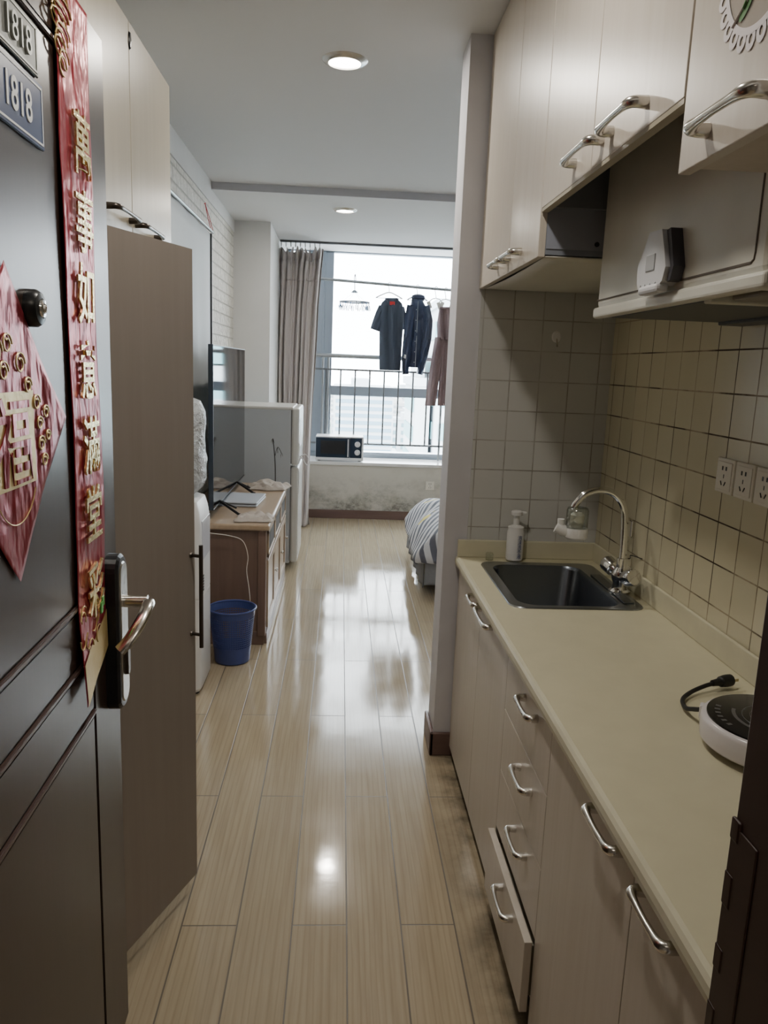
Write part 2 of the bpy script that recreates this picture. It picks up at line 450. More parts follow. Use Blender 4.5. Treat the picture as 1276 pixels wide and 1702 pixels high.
# ------------------------------------------------------------------ camera
cam = bpy.data.cameras.new('camera'); co = bpy.data.objects.new('camera', cam); COL.objects.link(co)
fpx = 1275.
cam.sensor_fit = 'HORIZONTAL'; cam.sensor_width = 36; cam.lens = fpx/1276*36; cam.clip_start = .02; cam.clip_end = 3000
dy = Vector((568-638., -(606-851.), -fpx)).normalized()
up = -Vector((380-638., -(7400-851.), -fpx)); up = (up-dy*up.dot(dy)).normalized(); dx = dy.cross(up)
R3 = Matrix((dx, dy, up))
co.matrix_world = Matrix.Translation((0, 0, 1.5)) @ R3.to_4x4()
sc.camera = co

# ------------------------------------------------------------------ the shell
K = 'structure'
HC, HL = 2.60, 2.555
YP = 2.79
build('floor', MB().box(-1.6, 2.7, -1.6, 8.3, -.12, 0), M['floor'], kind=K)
build('ceiling', MB().box(-1.6, 2.7, .64, 5.19, HC, HC+.15), M['ceil'], kind=K)
cl = build('ceiling', MB().box(-1.6, 2.7, 5.20, 7.14, HL, HC+.15), M['ceil'], kind=K)
build('trim_1', MB().box(-.86, 2.7, 5.19, 5.20, HL, HC+.0), M['beam'], kind=K)
build('ceiling', MB().box(-1.6, 2.7, 7.14, 8.15, 2.602, HC+.15), M['ceil'], kind=K)
build('wall_left', MB().box(-1.0, -.86, 2.62, 6.25, 0, 2.70).box(-1.6, -1.0, 2.62, 2.75, 0, 2.7), M['brickwall'], kind=K)
build('wall_entry_left', MB().box(-1.62, -1.5, .5, 2.75, 0, 2.7), M['wall'], kind=K)
build('trim_2', MB().box(-.86, -.852, 2.62, 6.25, 2.47, HC), M['wall'], kind=K)
build('wall_column', MB().box(-1.0, -.575, 6.25, 7.02, 0, HL), M['wall'], kind=K)
# wall under the bay window, returns and lintel
build('wall_back', MB().box(-.70, 2.7, 7.5, 7.62, 0, .53), M['stain'], kind=K)
build('wall_back_left', MB().box(-1.0, -.575, 7.02, 8.1, 0, 2.7), M['wall'], kind=K)
build('wall_back_right', MB().box(2.3, 2.7, 7.3, 8.1, 0, 2.7), M['wall'], kind=K)
build('trim_3', MB().box(-.575, 2.3, 7.485, 8.12, .53, .562, .006), M['sill'], kind=K)
build('trim_4', MB().box(-.575, 2.3, 8.12, 8.42, .30, .58), M['sill'], kind=K)
# partition between kitchen and bedroom
build('wall_partition', MB().box(.40, 2.7, YP, 2.965, 0, HC), M['pillar'], kind=K)
build('trim_5', MB().box(.486, .98, YP-.006, YP, .81, 1.80), M['tile_b'], kind=K)
build('wall_right', MB().box(.98, 1.1, .5, YP, 0, HC), M['wall'], kind=K)
build('trim_6', MB().box(.975, .98, .64, YP-.006, .81, 1.80), M['tile_r'], kind=K)
build('wall_bedroom_right', MB().box(2.6, 2.7, 2.965, 7.4, 0, HC), M['wall'], kind=K)
# skirtings
build('baseboard_back', MB().box(-.575, 2.3, 7.484, 7.5, 0, .085, .004), M['skirt'], kind=K)
build('baseboard_partition', MB().box(.385, .52, YP-.016, YP, 0, .095, .004).box(.385, .40, YP-.016, 2.98, 0, .095, .004), M['skirt'], kind=K)
build('baseboard_left', MB().box(-.86, -.846, 2.62, 6.25, 0, .085, .004), M['skirt'], kind=K)
# entrance wall with the door opening
build('wall_front', MB().box(-1.6, -.53, .50, .64, 0, 2.7).box(.44, 1.0, .50, .64, 0, 2.7).box(-.53, .44, .50, .64, 2.12, 2.7), M['wall'], kind=K)
jm = MB().box(.385, .44, .47, .642, 0, 2.12, .003).box(-.53, -.475, .47, .642, 0, 2.12, .003).box(-.53, .44, .47, .642, 2.07, 2.12, .003)
jb = build('door_2', jm, M['jamb'], kind=K)
mb = MB()
for z in (.86, .93, 1.0, 1.07): mb.box(.3825, .387, .630, .645, z, z+.030+.008*math.sin(z*40), .002)
build('strike_plate', mb.box(.3835, .386, .60, .644, .80, 1.085, .001), M['jamb'], jb)
# corridor behind the camera
build('wall_corridor', MB().box(-1.6, 2.7, -1.6, -1.5, 0, 2.7).box(-1.72, -1.6, -1.6, .5, 0, 2.7).box(1.6, 1.7, -1.6, .5, 0, 2.7), M['corridor'], kind=K)
build('ceiling', MB().box(-1.6, 2.7, -1.6, .64, 2.60, 2.7), M['corridor'], kind=K)

# ------------------------------------------------------------------ window
win = thing('window_1', None, None, (.9, 8.0, .58), kind=K)
WY0, WY1 = 7.98, 8.04
fr = MB().box(-.36, -.105, WY0, WY1, .562, 2.60, .004).box(-.575, 2.3, WY0, WY1, .562, .61, .003).box(-.575, 2.3, WY0, WY1, 2.59, 2.601)
fr.box(-.105, 2.3, WY0, WY1, 1.19, 1.285, .004).box(2.2, 2.3, WY0, WY1, .61, 2.6).box(1.22, 1.28, WY0, WY1, .61, 2.6, .003)
fr.box(-.575, -.53, WY0, WY1, .61, 2.6).box(-.33, -.325, WY0-.006, WY0, .6, 2.6).box(-.20, -.185, WY0-.012, WY0, .6, 2.6, .003).box(-.135, -.128, WY0-.008, WY0, .6, 2.6)
build('frame', fr, M['alu'], win)
build('track', MB().box(-.575, 2.3, 7.93, 7.98, .562, .580, .002).box(-.575, 2.3, 7.935, 7.94, .58, .60).box(-.575, 2.3, 7.96, 7.965, .58, .60), M['alu'], win)
for a, b, c, d in ((-.105, 1.22, .61, 1.19), (-.105, 1.22, 1.285, 2.6), (1.28, 2.2, .61, 1.19), (1.28, 2.2, 1.285, 2.6), (-.53, -.36, .61, 2.6)):
    build('pane', MB().box(a, b, 8.008, 8.014, c, d), M['glass'], win)
hd = MB().box(-.345, -.325, 7.955, 7.975, 1.33, 1.47, .006)
build('handle', hd, M['white'], win)

# steel safety railing on the sill
rl = thing('safety_railing', 'grey steel safety railing with thin upright bars across the bay window', 'railing', (.9, 7.86, .562))
RY = 7.86
build('top_rail', MB().cyl((-.56, RY, 1.585), (2.28, RY, 1.585), .022), M['rail2'], rl)
build('upper_rail', MB().box(-.56, 2.28, RY-.012, RY+.012, 1.442, 1.460, .003), M['rail'], rl)
build('lower_rail', MB().box(-.56, 2.28, RY-.012, RY+.012, .700, .718, .003), M['rail'], rl)
x = -.155-.1465*2
while x < 2.25:
    build('baluster', MB().cyl((x, RY, .718), (x, RY, 1.442), .0085, 10), M['rail'], rl); x += .1465
for x in (-.19, -.135, 1.02, 2.2):
    build('post', MB().box(x-.010, x+.010, RY-.012, RY+.012, .562, 1.57, .003), M['rail2'], rl)

# drying pole
build('drying_pole', MB().tube([(-.57, 7.7, 2.318), (.2, 7.7, 2.287), (.9, 7.7, 2.257), (2.29, 7.7, 2.215)], .014, 12), M['rail2'],
      label='slim metal drying pole spanning the top of the bay window', cat='pole')

# curtain track and curtain
ct = thing('curtain_track', 'thin grey metal curtain track fixed below the ceiling before the bay', 'curtain track', (.4, 7.1, HL-.02))
build('track_rail', MB().box(-.57, 2.3, 7.085, 7.115, HL-.018, HL, .003), M['rail'], ct)
mb = MB()
for k in range(9): mb.box(-.565+k*.042, -.555+k*.042, 7.095, 7.105, HL-.055, HL-.018, .002)
build('glider', mb, M['paint_w'], ct, kind='stuff')

def curtain_fn(u, v):
    z = .012+(HL-.055-.012)*v
    top = max(0, (v-.80)/.20); mid = math.exp(-((v-.35)/.4)**2)
    x0 = -.578; x1 = -.205-.03*mid-.05*(1-v)**2+.03*top
    x = x0+(x1-x0)*u
    amp = .035+.02*(1-v)
    ph = u*PI*2*7.5
    y = 7.1+amp*math.sin(ph+.5*math.sin(3*v))+.018*math.sin(ph*2.3+v*2)+.012*noise.noise(Vector((u*9, v*4, 2)))
    x += .010*math.cos(ph*1.0+v)+.014*noise.noise(Vector((u*5, v*2.5, 7)))
    if v > .93: y += (v-.93)/.07*.03*math.sin(ph*2+1); z -= (.5+.5*math.sin(ph*1.3+1))*.045*(v-.93)/.07
    if v > .86 and v < .93: y -= .01
    if v < .04: x += .02*math.sin(u*20)*(1-v/.04); y -= .05*(1-v/.04)*u
    return (x, y, z)
cu = thing('curtain', 'taupe grey floor-length curtain gathered at the left of the bay window', 'curtain', (-.38, 7.1, .01))
build('cloth', MB().grid(curtain_fn, 200, 70), M['curtain'], cu, recalc=False, solid=.003)
hem = MB().grid(lambda u, v: (lambda p: (p[0], p[1]-.006, p[2]))(curtain_fn(u, .885+.075*v)), 200, 6)
build('header_band', hem, M['curtain'], cu, recalc=False, solid=.004)

# ------------------------------------------------------------------ laundry
def ell(c, w, d, n=36, ph=0, rip=0, seed=0.):
    """ring in a horizontal plane"""
    out = []
    for k in range(n):
        t = 2*PI*k/n
        r = 1+rip*noise.noise(Vector((math.cos(t)*3+seed, math.sin(t)*3, ph*1.7)))
        out.append(Vector((c[0]+w*math.cos(t), c[1]+d*math.sin(t)*r*(1+.0*r), c[2])))
    return out
PY = 7.7
def fold(t, z, seed, k=5):
    return .35*math.sin(k*t+z*7+seed)+.25*noise.noise(Vector((math.cos(t)*2.5, z*5, seed)))
def body_loft(mb, rows, seed, n=44, fa=.5, k=9):
    """rows: (xl, xr, z, depth)"""
    rings = []
    for xl, xr, z, d in rows:
        r = []
        for j in range(n):
            t = 2*PI*j/n; cx = (xl+xr)/2; w = (xr-xl)/2
            xx = cx+w*math.cos(t); yy = PY+math.sin(t)*d*(1+fa*math.sin(k*(xx-cx)/.15*1.0+z*3+seed+1.5*noise.noise(Vector((xx*6, z*2.5, seed))))+.3*noise.noise(Vector((xx*9, z*6, seed))))
            r.append(Vector((xx, yy, z)))
        rings.append(r)
    mb.loft(rings)
def interp_rows(rows, m=5):
    out = []
    for a, b in zip(rows, rows[1:]):
        for k in range(m):
            t = k/m; out.append(tuple(p+(q-p)*t for p, q in zip(a, b)))
    out.append(rows[-1]); return out

def wire_hanger(name, label, x, zt, w, drop, mt):
    h = thing(name, label, 'hanger', (x, PY, zt))
    pts = [(x+.012, PY, zt-.012), (x+.014, PY, zt+.012), (x, PY, zt+.026), (x-.014, PY, zt+.010), (x-.004, PY, zt-.03), (x, PY, zt-.07)]
    build('hook', MB().tube(smoothpath(pts), .0032, 8), M[mt], h)
    zb = zt-.07
    build('shoulder_bar', MB().tube(smoothpath([(x-w, PY, zb-drop), (x-w*.55, PY, zb-drop*.45), (x, PY, zb), (x+w*.55, PY, zb-drop*.45), (x+w, PY, zb-drop)], 4), .006, 8)
          .tube([(x-w, PY, zb-drop), (x+w, PY, zb-drop)], .003, 6), M[mt], h)
    return h

wire_hanger('clothes_hanger', 'white wire hanger inside the navy T-shirt', .44, 2.275, .13, .055, 'white')
tb = MB()
body_loft(tb, interp_rows([(.372, .578, 1.462, .022), (.368, .580, 1.50, .030), (.362, .582, 1.65, .034), (.358, .585, 1.80, .036), (.352, .590, 1.90, .036),
                           (.345, .588, 1.98, .036), (.348, .584, 2.06, .034), (.372, .566, 2.11, .028), (.400, .535, 2.137, .020), (.418, .518, 2.150, .012)]), 1.3)
def sleeve(mb, pts, wds, seed, d=.024):
    rings = []
    P = [Vector(p) for p in pts]
    for i, p in enumerate(P):
        dr = (P[min(i+1, len(P)-1)]-P[max(i-1, 0)]).normalized(); a = dr.cross(Vector((0, 1, 0))).normalized()
        rings.append([p+a*math.cos(2*PI*k/28)*wds[i]+Vector((0, 1, 0))*math.sin(2*PI*k/28)*d*(1+.3*math.sin(k*1.3+seed+i)) for k in range(28)])
    mb.loft(rings)
sleeve(tb, [(.395, PY, 2.06), (.365, PY, 2.00), (.335, PY, 1.92), (.312, PY, 1.845)], [.055, .052, .048, .046], 0)
sleeve(tb, [(.54, PY+.01, 2.06), (.565, PY+.03, 2.00), (.578, PY+.055, 1.93), (.585, PY+.07, 1.862)], [.055, .050, .044, .040], 2)
ts = thing('tshirt', 'dark navy short-sleeved shirt with red neck tag hanging from the drying pole', 'shirt', (.47, PY, 1.462))
build('cloth', tb, M['navy'], ts)
cb = MB().tube(smoothpath([(.405, PY-.012, 2.145), (.43, PY-.028, 2.10), (.465, PY-.034, 2.075), (.50, PY-.028, 2.10), (.525, PY-.012, 2.145), (.465, PY+.02, 2.15), (.405, PY-.012, 2.145)]), .008, 8)
build('collar', cb, M['navy'], ts)
build('neck_tag', MB().box(.445, .495, PY-.045, PY-.039, 2.085, 2.118, .002), M['redtag'], ts, label='red neck tag')

wire_hanger('clothes_hanger', 'dark wire hanger inside the quilted black jacket', .715, 2.262, .10, .05, 'rail2')
jk = thing('quilted_jacket', 'shiny black quilted jacket hanging between navy shirt and brown trousers', 'jacket', (.72, PY, 1.43))
jb_ = MB()
rows = []
for i in range(31):
    f = i/30; z = 1.50+(2.165-1.50)*f
    puff = .045+.012*abs(math.sin(z*32))
    xl = .610+.015*math.sin(f*3)+(.05*max(0, f-.7)/.3); xr = .820+.025*math.sin(f*2.6)-(.075*max(0, f-.78)/.22)
    rows.append((xl, xr, z, puff*(1-.5*max(0, f-.85)/.15)))
body_loft(jb_, rows, 4.1, fa=.15)
sleeve(jb_, [(.665, PY-.02, 2.09), (.648, PY-.035, 1.95), (.638, PY-.04, 1.78), (.628, PY-.04, 1.62), (.625, PY-.04, 1.47), (.628, PY-.04, 1.43)], [.05, .05, .046, .044, .034, .033], 1, .035)
sleeve(jb_, [(.79, PY-.02, 2.09), (.825, PY-.035, 1.95), (.825, PY-.04, 1.78), (.80, PY-.04, 1.62), (.775, PY-.04, 1.48), (.765, PY-.04, 1.435)], [.05, .05, .046, .042, .032, .031], 5, .035)
build('shell', jb_, M['downnavy'], jk)
build('hood', MB().lathe([(.0, -.03), (.05, -.02), (.072, .01), (.06, .035), (.03, .048), (0, .05)], (.725, PY+.01, 2.155), 28, sy=.6), M['downnavy'], jk)
zp = MB().box(.716, .722, PY-.066, PY-.058, 1.50, 2.13)
for k in range(6): zp.lathe([(.0, 0), (.005, 0), (.005, .003), (0, .003)], (.705, PY-.070, 1.55+k*.1), 10, axis=(0, -1, 0))
build('zip', zp, M['rail2'], jk)
build('care_label', MB().box(.60, .628, PY-.07, PY-.068, 1.585, 1.618, rot=Matrix.Rotation(.5, 3, 'Y')), M['white'], jk)

def clip_hanger(x, zt, lbl):
    h = thing('trouser_hanger', lbl, 'hanger', (x, PY, zt))
    build('hook', MB().tube(smoothpath([(x+.012, PY, zt-.012), (x+.014, PY, zt+.012), (x, PY, zt+.024), (x-.014, PY, zt+.008), (x-.004, PY, zt-.04), (x+.004, PY, zt-.085)]), .0035, 8), M['white'], h)
    build('bar', MB().tube([(x-.085, PY, zt-.135), (x-.03, PY, zt-.092), (x+.004, PY, zt-.085), (x+.04, PY, zt-.095), (x+.085, PY, zt-.14)], .005, 8), M['white'], h)
    for s in (-1, 1):
        build('clip', MB().box(x+s*.06-.018, x+s*.06+.018, PY-.012, PY+.012, zt-.185, zt-.115, .006, rot=Matrix.Rotation(s*.35, 3, 'Y')), M['whitewarm'], h)
clip_hanger(.895, 2.255, 'empty white clip hanger hooked between the jacket and the brown trousers')
clip_hanger(.992, 2.250, 'white clip hanger holding the brown trousers by the waist')
pt = thing('trousers', 'long brown trousers clipped at the waist, hanging beside the pillar', 'trousers', (.97, PY, 1.13))
pb = MB()
body_loft(pb, interp_rows([(.930, 1.105, 1.78, .040), (.918, 1.105, 1.92, .044), (.925, 1.10, 2.0, .040), (.935, 1.09, 2.085, .030)]), 2, k=14)
body_loft(pb, interp_rows([(.838, .945, 1.13, .035), (.85, .955, 1.25, .034), (.872, .98, 1.5, .034), (.905, 1.01, 1.8, .040)]), 5, k=14)
body_loft(pb, interp_rows([(.965, 1.045, 1.135, .032), (.965, 1.055, 1.25, .032), (.972, 1.085, 1.5, .034), (.985, 1.103, 1.8, .040)]), 8, k=14)
build('cloth', pb, M['brownpants'], pt)
build('waistband', MB().tube([(.940+.148*k/8, PY-.028-.012*math.sin(k*PI/8), 2.078) for k in range(9)], .012, 8), M['brownpants'], pt)

# round clip dryer
cd = thing('clip_dryer', 'small oval sock dryer with blue and grey clips, hooked over the drying pole', 'clothes dryer', (.105, PY, 2.30))
build('hook', MB().tube(smoothpath([(.112, PY-.02, 2.30), (.105, PY, 2.36), (.098, PY+.008, 2.32), (.103, PY, 2.25), (.104, PY, 2.205)]), .004, 8), M['alu'], cd)
build('hub', MB().lathe([(0, .012), (.012, .012), (.032, -.006), (.034, -.012), (0, -.012)], (.104, PY, 2.20), 20), M['alu'], cd)
mb = MB()
for a in range(4):
    t = a*PI/2+.5; mb.cyl((.104, PY, 2.195), (.104+.13*math.cos(t), PY+.09*math.sin(t), 2.103), .0009, 6)
build('string', mb, M['paint_w'], cd)
ov = [(.107+.142*math.cos(2*PI*k/36), PY+.10*math.sin(2*PI*k/36), 2.10) for k in range(37)]
build('oval_frame', MB().tube(ov, .007, 8), M['cabin'], cd)
for k in range(16):
    t = 2*PI*(k+.3)/16; cx = .107+.142*math.cos(t); cy = PY+.10*math.sin(t)
    rt = Matrix.Rotation(random.uniform(-.3, .3), 3, 'Y')
    build('clip', MB().box(cx-.003, cx+.003, cy-.004, cy+.004, 2.065, 2.10).box(cx-.011, cx-.004, cy-.005, cy+.005, 2.022, 2.068, .002, rot=rt).box(cx+.004, cx+.011, cy-.005, cy+.005, 2.022, 2.068, .002, rot=rt),
          M['clipblue'] if k % 3 else M['cabin'], cd)

# ------------------------------------------------------------------ microwave on the sill
mw = thing('microwave_oven', 'white microwave oven with dark glass door on the window sill', 'microwave', (0, 7.7, .562))
Y0 = 7.53
build('body', MB().box(-.235, .235, Y0+.02, Y0+.27, .578, .806, .008).box(-.235, .235, Y0+.27, Y0+.295, .60, .79, .004), M['white'], mw)
build('front_trim', MB().box(-.235, .235, Y0+.004, Y0+.022, .572, .600, .006).box(-.235, .235, Y0+.004, Y0+.022, .794, .806, .003).box(.218, .235, Y0+.004, Y0+.022, .572, .806, .003), M['white'], mw)
dr = build('door', MB().box(-.233, .098, Y0, Y0+.02, .600, .794, .004), M['mwglass'], mw)
build('door_window', MB().box(-.185, .055, Y0-.002, Y0, .635, .765, .001), M['black'], dr)
build('handle', MB().box(.078, .088, Y0-.018, Y0-.008, .61, .785, .004).box(.078, .088, Y0-.01, Y0, .62, .632).box(.078, .088, Y0-.01, Y0, .765, .777), M['white'], dr)
build('control_panel', MB().box(.100, .216, Y0, Y0+.02, .600, .794, .003), M['mwglass'], mw)
for z in (.735, .655):
    kb = build('knob', MB().lathe([(.028, 0), (.028, .004), (.022, .006), (.020, .020), (.017, .022), (0, .022)], (.175, Y0, z), 28, axis=(0, -1, 0)), M['silver'], mw)
    build('pointer', MB().box(.172, .178, Y0-.027, Y0-.021, z-.018, z+.018, .002), M['white'], kb)
for x in (-.2, .2):
    for y in (Y0+.06, Y0+.24): build('foot', MB().cyl((x, y, .562), (x, y, .58), .014, 14), M['black'], mw)

# sockets -------------------------------------------------------------------
def socket(label, place, w=.086, group=None):
    """place(u,v,d): u across, v up, d out of wall"""
    def bx(mb, u0, u1, v0, v1, d0, d1, bev=0):
        a = Vector(place(u0, v0, d0)); b = Vector(place(u1, v1, d1))
        return mb.box(min(a.x, b.x), max(a.x, b.x), min(a.y, b.y), max(a.y, b.y), min(a.z, b.z), max(a.z, b.z), bev)
    h = w/2
    s = thing('wall_socket', label, 'socket', place(0, 0, 0), group)
    build('faceplate', bx(bx(MB(), -h, h, -h, h, 0, .008, .003), -h*.8, h*.8, -h*.8, h*.8, .008, .010, .001), M['whitewarm'], s)
    mb = MB()
    bx(mb, -.012, -.006, .014, .024, .0098, .0106); bx(mb, .006, .012, .014, .024, .0098, .0106)
    bx(mb, -.0015, .0015, -.006, .004, .0098, .0106)
    for sg in (-1, 1):
        ps = [place(sg*.006, -.024, .0102), place(sg*.012, -.014, .0102)]
        mb.tube(ps, .0018, 6)
    build('pin_slots', mb, M['black'], s)
    return s
socket('white wall socket low on the stained wall beneath the bay window', lambda u, v, d: (.905+u, 7.5-d, .352+v))
for i, (y, l) in enumerate(((1.862, 'white wall socket on beige tiles, closest to the tap of the three in a row'),
                            (1.768, 'white wall socket on beige tiles, middle one of three in a row'),
                            (1.674, 'white wall socket on beige tiles above the round cooker, farthest from the tap'))):
    socket(l, (lambda u, v, d, y=y: (.975-d, y-u, 1.262+v)), .088)

# ------------------------------------------------------------------ downlights
for i, (x, y, z, l) in enumerate(((-.02, 3.09, HC, 'round recessed ceiling light in the higher ceiling, lit'), (-.008, 5.634, HL, 'round recessed ceiling light in the lower ceiling near the window, lit'), (0, 1.45, HC, 'round recessed ceiling light over the entry, lit'))):
    d = thing('downlight', l, 'ceiling light', (x, y, z))
    build('trim_ring', MB().lathe([(.058, -.002), (.060, -.012), (.078, -.006), (.085, 0), (.085, .0), (.06, .0)], (x, y, z), 48), M['ring'], d)
    build('lens', MB().lathe([(.0, -.010), (.058, -.006), (.058, -.002), (0, -.002)], (x, y, z), 40), M['lens'], d)
    la = bpy.data.lights.new('downlight_lamp', 'AREA'); la.shape = 'DISK'; la.size = .11; la.energy = (7, 5, 5.0)[i]; la.color = (1, .93, .82)
    lo = bpy.data.objects.new('downlight_lamp', la); COL.objects.link(lo); lo.location = (0, 0, -.016); lo.parent = d

# ------------------------------------------------------------------ pull handle
def handle_mesh(p0, p1, out, r=.0065, h=.024, up=None):
    """bow handle between p0 and p1 on a face, out = direction away from the face"""
    p0 = Vector(p0); p1 = Vector(p1); o = Vector(out); d = (p1-p0)
    pts = [p0, p0+o*h*.7, p0+o*h+d*.06, p0+o*h*1.08+d*.22, p0+o*h*1.12+d*.5, p0+o*h*1.08+d*.78, p0+o*h+d*.94, p1+o*h*.7, p1]
    rr = [r*1.5, r*1.35, r*1.25, r*.9, r*.8, r*.9, r*1.25, r*1.35, r*1.5]
    P = smoothpath(pts, 4); RR = []
    for i in range(len(P)):
        t = i/(len(P)-1)*8; k = min(7, int(t)); RR.append(rr[k]+(rr[k+1]-rr[k])*(t-k))
    return MB().tube(P, RR, 12)
def add_handle(parent, p0, p1, out, m='handle', **kw):
    return build('handle', handle_mesh(p0, p1, out, **kw), M[m], parent)

# ------------------------------------------------------------------ lower kitchen units
XF = .462
def lower(name, label, y0, y1):
    t = thing(name, label, 'cabinet', (.7, (y0+y1)/2, 0))
    build('carcass', MB().box(XF+.0185, .972, y0+.0005, y0+.016, .06, .772).box(XF+.0185, .972, y1-.016, y1-.0005, .06, .772).box(.960, .972, y0+.016, y1-.016, .06, .772).box(XF+.0185, .960, y0+.016, y1-.016, .06, .076).box(XF+.0185, XF+.034, y0+.016, y1-.016, .70, .772), M['cabdoor'], t)
    build('plinth', MB().box(XF+.03, XF+.046, y0+.002, y1-.002, 0.0, .06), M['plinth'], t)
    return t
u1 = lower('sink_cabinet', 'pale maple base cabinet with two doors under the sink', 1.908, 2.774)
for a, b, h0, h1 in ((2.316, 2.773, 2.335, 2.44), (1.907, 2.314, 2.125, 2.30)):
    d = build('door', MB().box(XF, XF+.018, a, b, .045, .779, .0012), M['cabdoor'], u1)
    add_handle(d, (XF, h0, .760), (XF, h1, .760), (-1, 0, 0))
u2 = lower('drawer_cabinet', 'pale maple base cabinet with four drawers, the bottom one left slightly open', 1.473, 1.906)
for z0, z1, hz, xo in ((.612, .779, .733, 0), (.436, .610, .552, 0), (.262, .434, .386, 0), (.075, .255, .222, -.022)):
    d = build('drawer', MB().box(XF+xo, XF+.018+xo, 1.474, 1.9055, z0, z1, .0015), M['cabdoor'], u2)
    add_handle(d, (XF+xo, 1.590, hz), (XF+xo, 1.702, hz), (-1, 0, 0))
    if xo: build('drawer_box', MB().box(XF+.018+xo, XF+.06, 1.50, 1.88, z0+.02, z1-.03), M['cabedge'], d)
u3 = lower('base_cabinet', 'pale maple base cabinet with two doors beneath the round cooker', .66, 1.471)
for a, b, h0, h1 in ((1.012, 1.472, 1.062, 1.182), (.662, 1.010, .858, .970)):
    d = build('door', MB().box(XF, XF+.018, a, b, .045, .779, .0012), M['cabdoor'], u3)
    add_handle(d, (XF, h0, .766), (XF, h1, .766), (-1, 0, 0))

# worktop with a real sink cut-out
SX0, SX1, SY0, SY1 = .520, .935, 2.155, 2.700
wt = thing('worktop', 'cream laminate kitchen worktop with upstand along the tiled walls', 'worktop', (.7, 1.7, .775))
ZT = .81
cm = MB()
CX0, CX1, CY0, CY1 = .447, .972, .655, 2.783
cm.box(CX0+.008, SX0+.012, CY0, CY1, .783, ZT).box(SX1-.012, CX1, CY0, CY1, .783, ZT)
cm.box(SX0+.012, SX1-.012, CY0, SY0+.012, .783, ZT).box(SX0+.012, SX1-.012, SY1-.012, CY1, .783, ZT)
build('slab', cm, M['counter'], wt)
pf = [(CX0+.012, .782), (CX0+.003, .7825), (CX0-.002, .785), (CX0-.003, .795), (CX0-.001, .805), (CX0+.004, .8105), (CX0+.012, .812)]
build('front_edge', MB().prism(pf, 'y', CY0, CY1), M['splash'], wt)
build('upstand', MB().box(CX0+.004, .972, 2.766, 2.783, ZT, .876, .003).box(.963, .973, CY0, 2.766, ZT, .878, .003), M['splash'], wt)

# sink
sk = thing('kitchen_sink', 'dark stainless steel inset sink with rounded corners in the cream worktop', 'sink', (.73, 2.43, ZT))
rg = [rrect(SX0, SX1, SY0, SY1, ZT+.0005, .045), rrect(SX0+.002, SX1-.002, SY0+.002, SY1-.002, ZT+.004, .045), rrect(SX0+.012, SX1-.012, SY0+.010, SY1-.010, ZT+.0045, .04),
      rrect(SX0+.034, SX1-.060, SY0+.030, SY1-.035, ZT+.002, .06)]
build('rim', MB().loft(rg, cap=False), mat('sink_rim_steel', (.33, .35, .37), .28, metal=1, bump=.02), sk)
rb = [rrect(SX0+.034, SX1-.060, SY0+.030, SY1-.035, ZT+.002, .06), rrect(SX0+.040, SX1-.066, SY0+.036, SY1-.041, ZT-.008, .06), rrect(SX0+.048, SX1-.074, SY0+.044, SY1-.049, ZT-.16, .06),
      rrect(SX0+.060, SX1-.086, SY0+.056, SY1-.061, ZT-.178, .055), rrect(SX0+.12, SX1-.15, SY0+.12, SY1-.12, ZT-.185, .05)]
bw = MB().loft(rb, cap=False); bw._add(rb[-1], [tuple(range(len(rb[-1])))])
build('basin', bw, M['steel'], sk)
build('drain', MB().lathe([(0, .002), (.018, .002), (.03, .005), (.04, .001), (.04, 0), (0, 0)], (.72, 2.42, ZT-.184), 30), M['chrome'], sk)
build('rim_ledge', MB().box(SX1-.052, SX1-.018, SY0+.06, SY1-.16, ZT+.003, ZT+.007, .002), M['steel'], sk)

# tap
tp = thing('kitchen_tap', 'chrome mixer tap with high curved spout and two knobs behind the sink', 'tap', (.915, 2.345, ZT))
fx, fy = .915, 2.345
build('body', MB().lathe([(.034, 0), (.034, .006), (.026, .012), (.022, .03), (.028, .045), (.030, .06), (.024, .075), (.017, .083), (.014, .10), (0, .10)], (fx, fy, ZT+.002), 32)
      .cyl((fx, fy-.05, ZT+.055), (fx, fy+.05, ZT+.055), .015, 20), M['chrome'], tp)
sp = smoothpath([(fx, fy, .90), (fx+.0, fy, .96), (fx-.004, fy, 1.04), (fx-.012, fy, 1.09), (fx-.04, fy, 1.128), (fx-.075, fy, 1.142), (fx-.115, fy, 1.140), (fx-.145, fy, 1.125), (fx-.165, fy, 1.10), (fx-.172, fy, 1.085)], 5)
build('spout', MB().tube(sp, .0115, 16), M['chrome'], tp)
build('spout_collar', MB().cyl((fx, fy, .895), (fx, fy, .925), .017, 20), M['chrome'], tp)
for s_, nm in ((1, 'knob'), (-1, 'knob')):
    a = Vector((-.35 if s_ > 0 else .1, s_, .35)).normalized()
    p = Vector((fx, fy+s_*.045, ZT+.06))
    build(nm, MB().lathe([(.014, 0), (.018, .010), (.026, .013), (.027, .050), (.023, .056), (0, .058)], p, 14, axis=a), M['chrome'], tp)

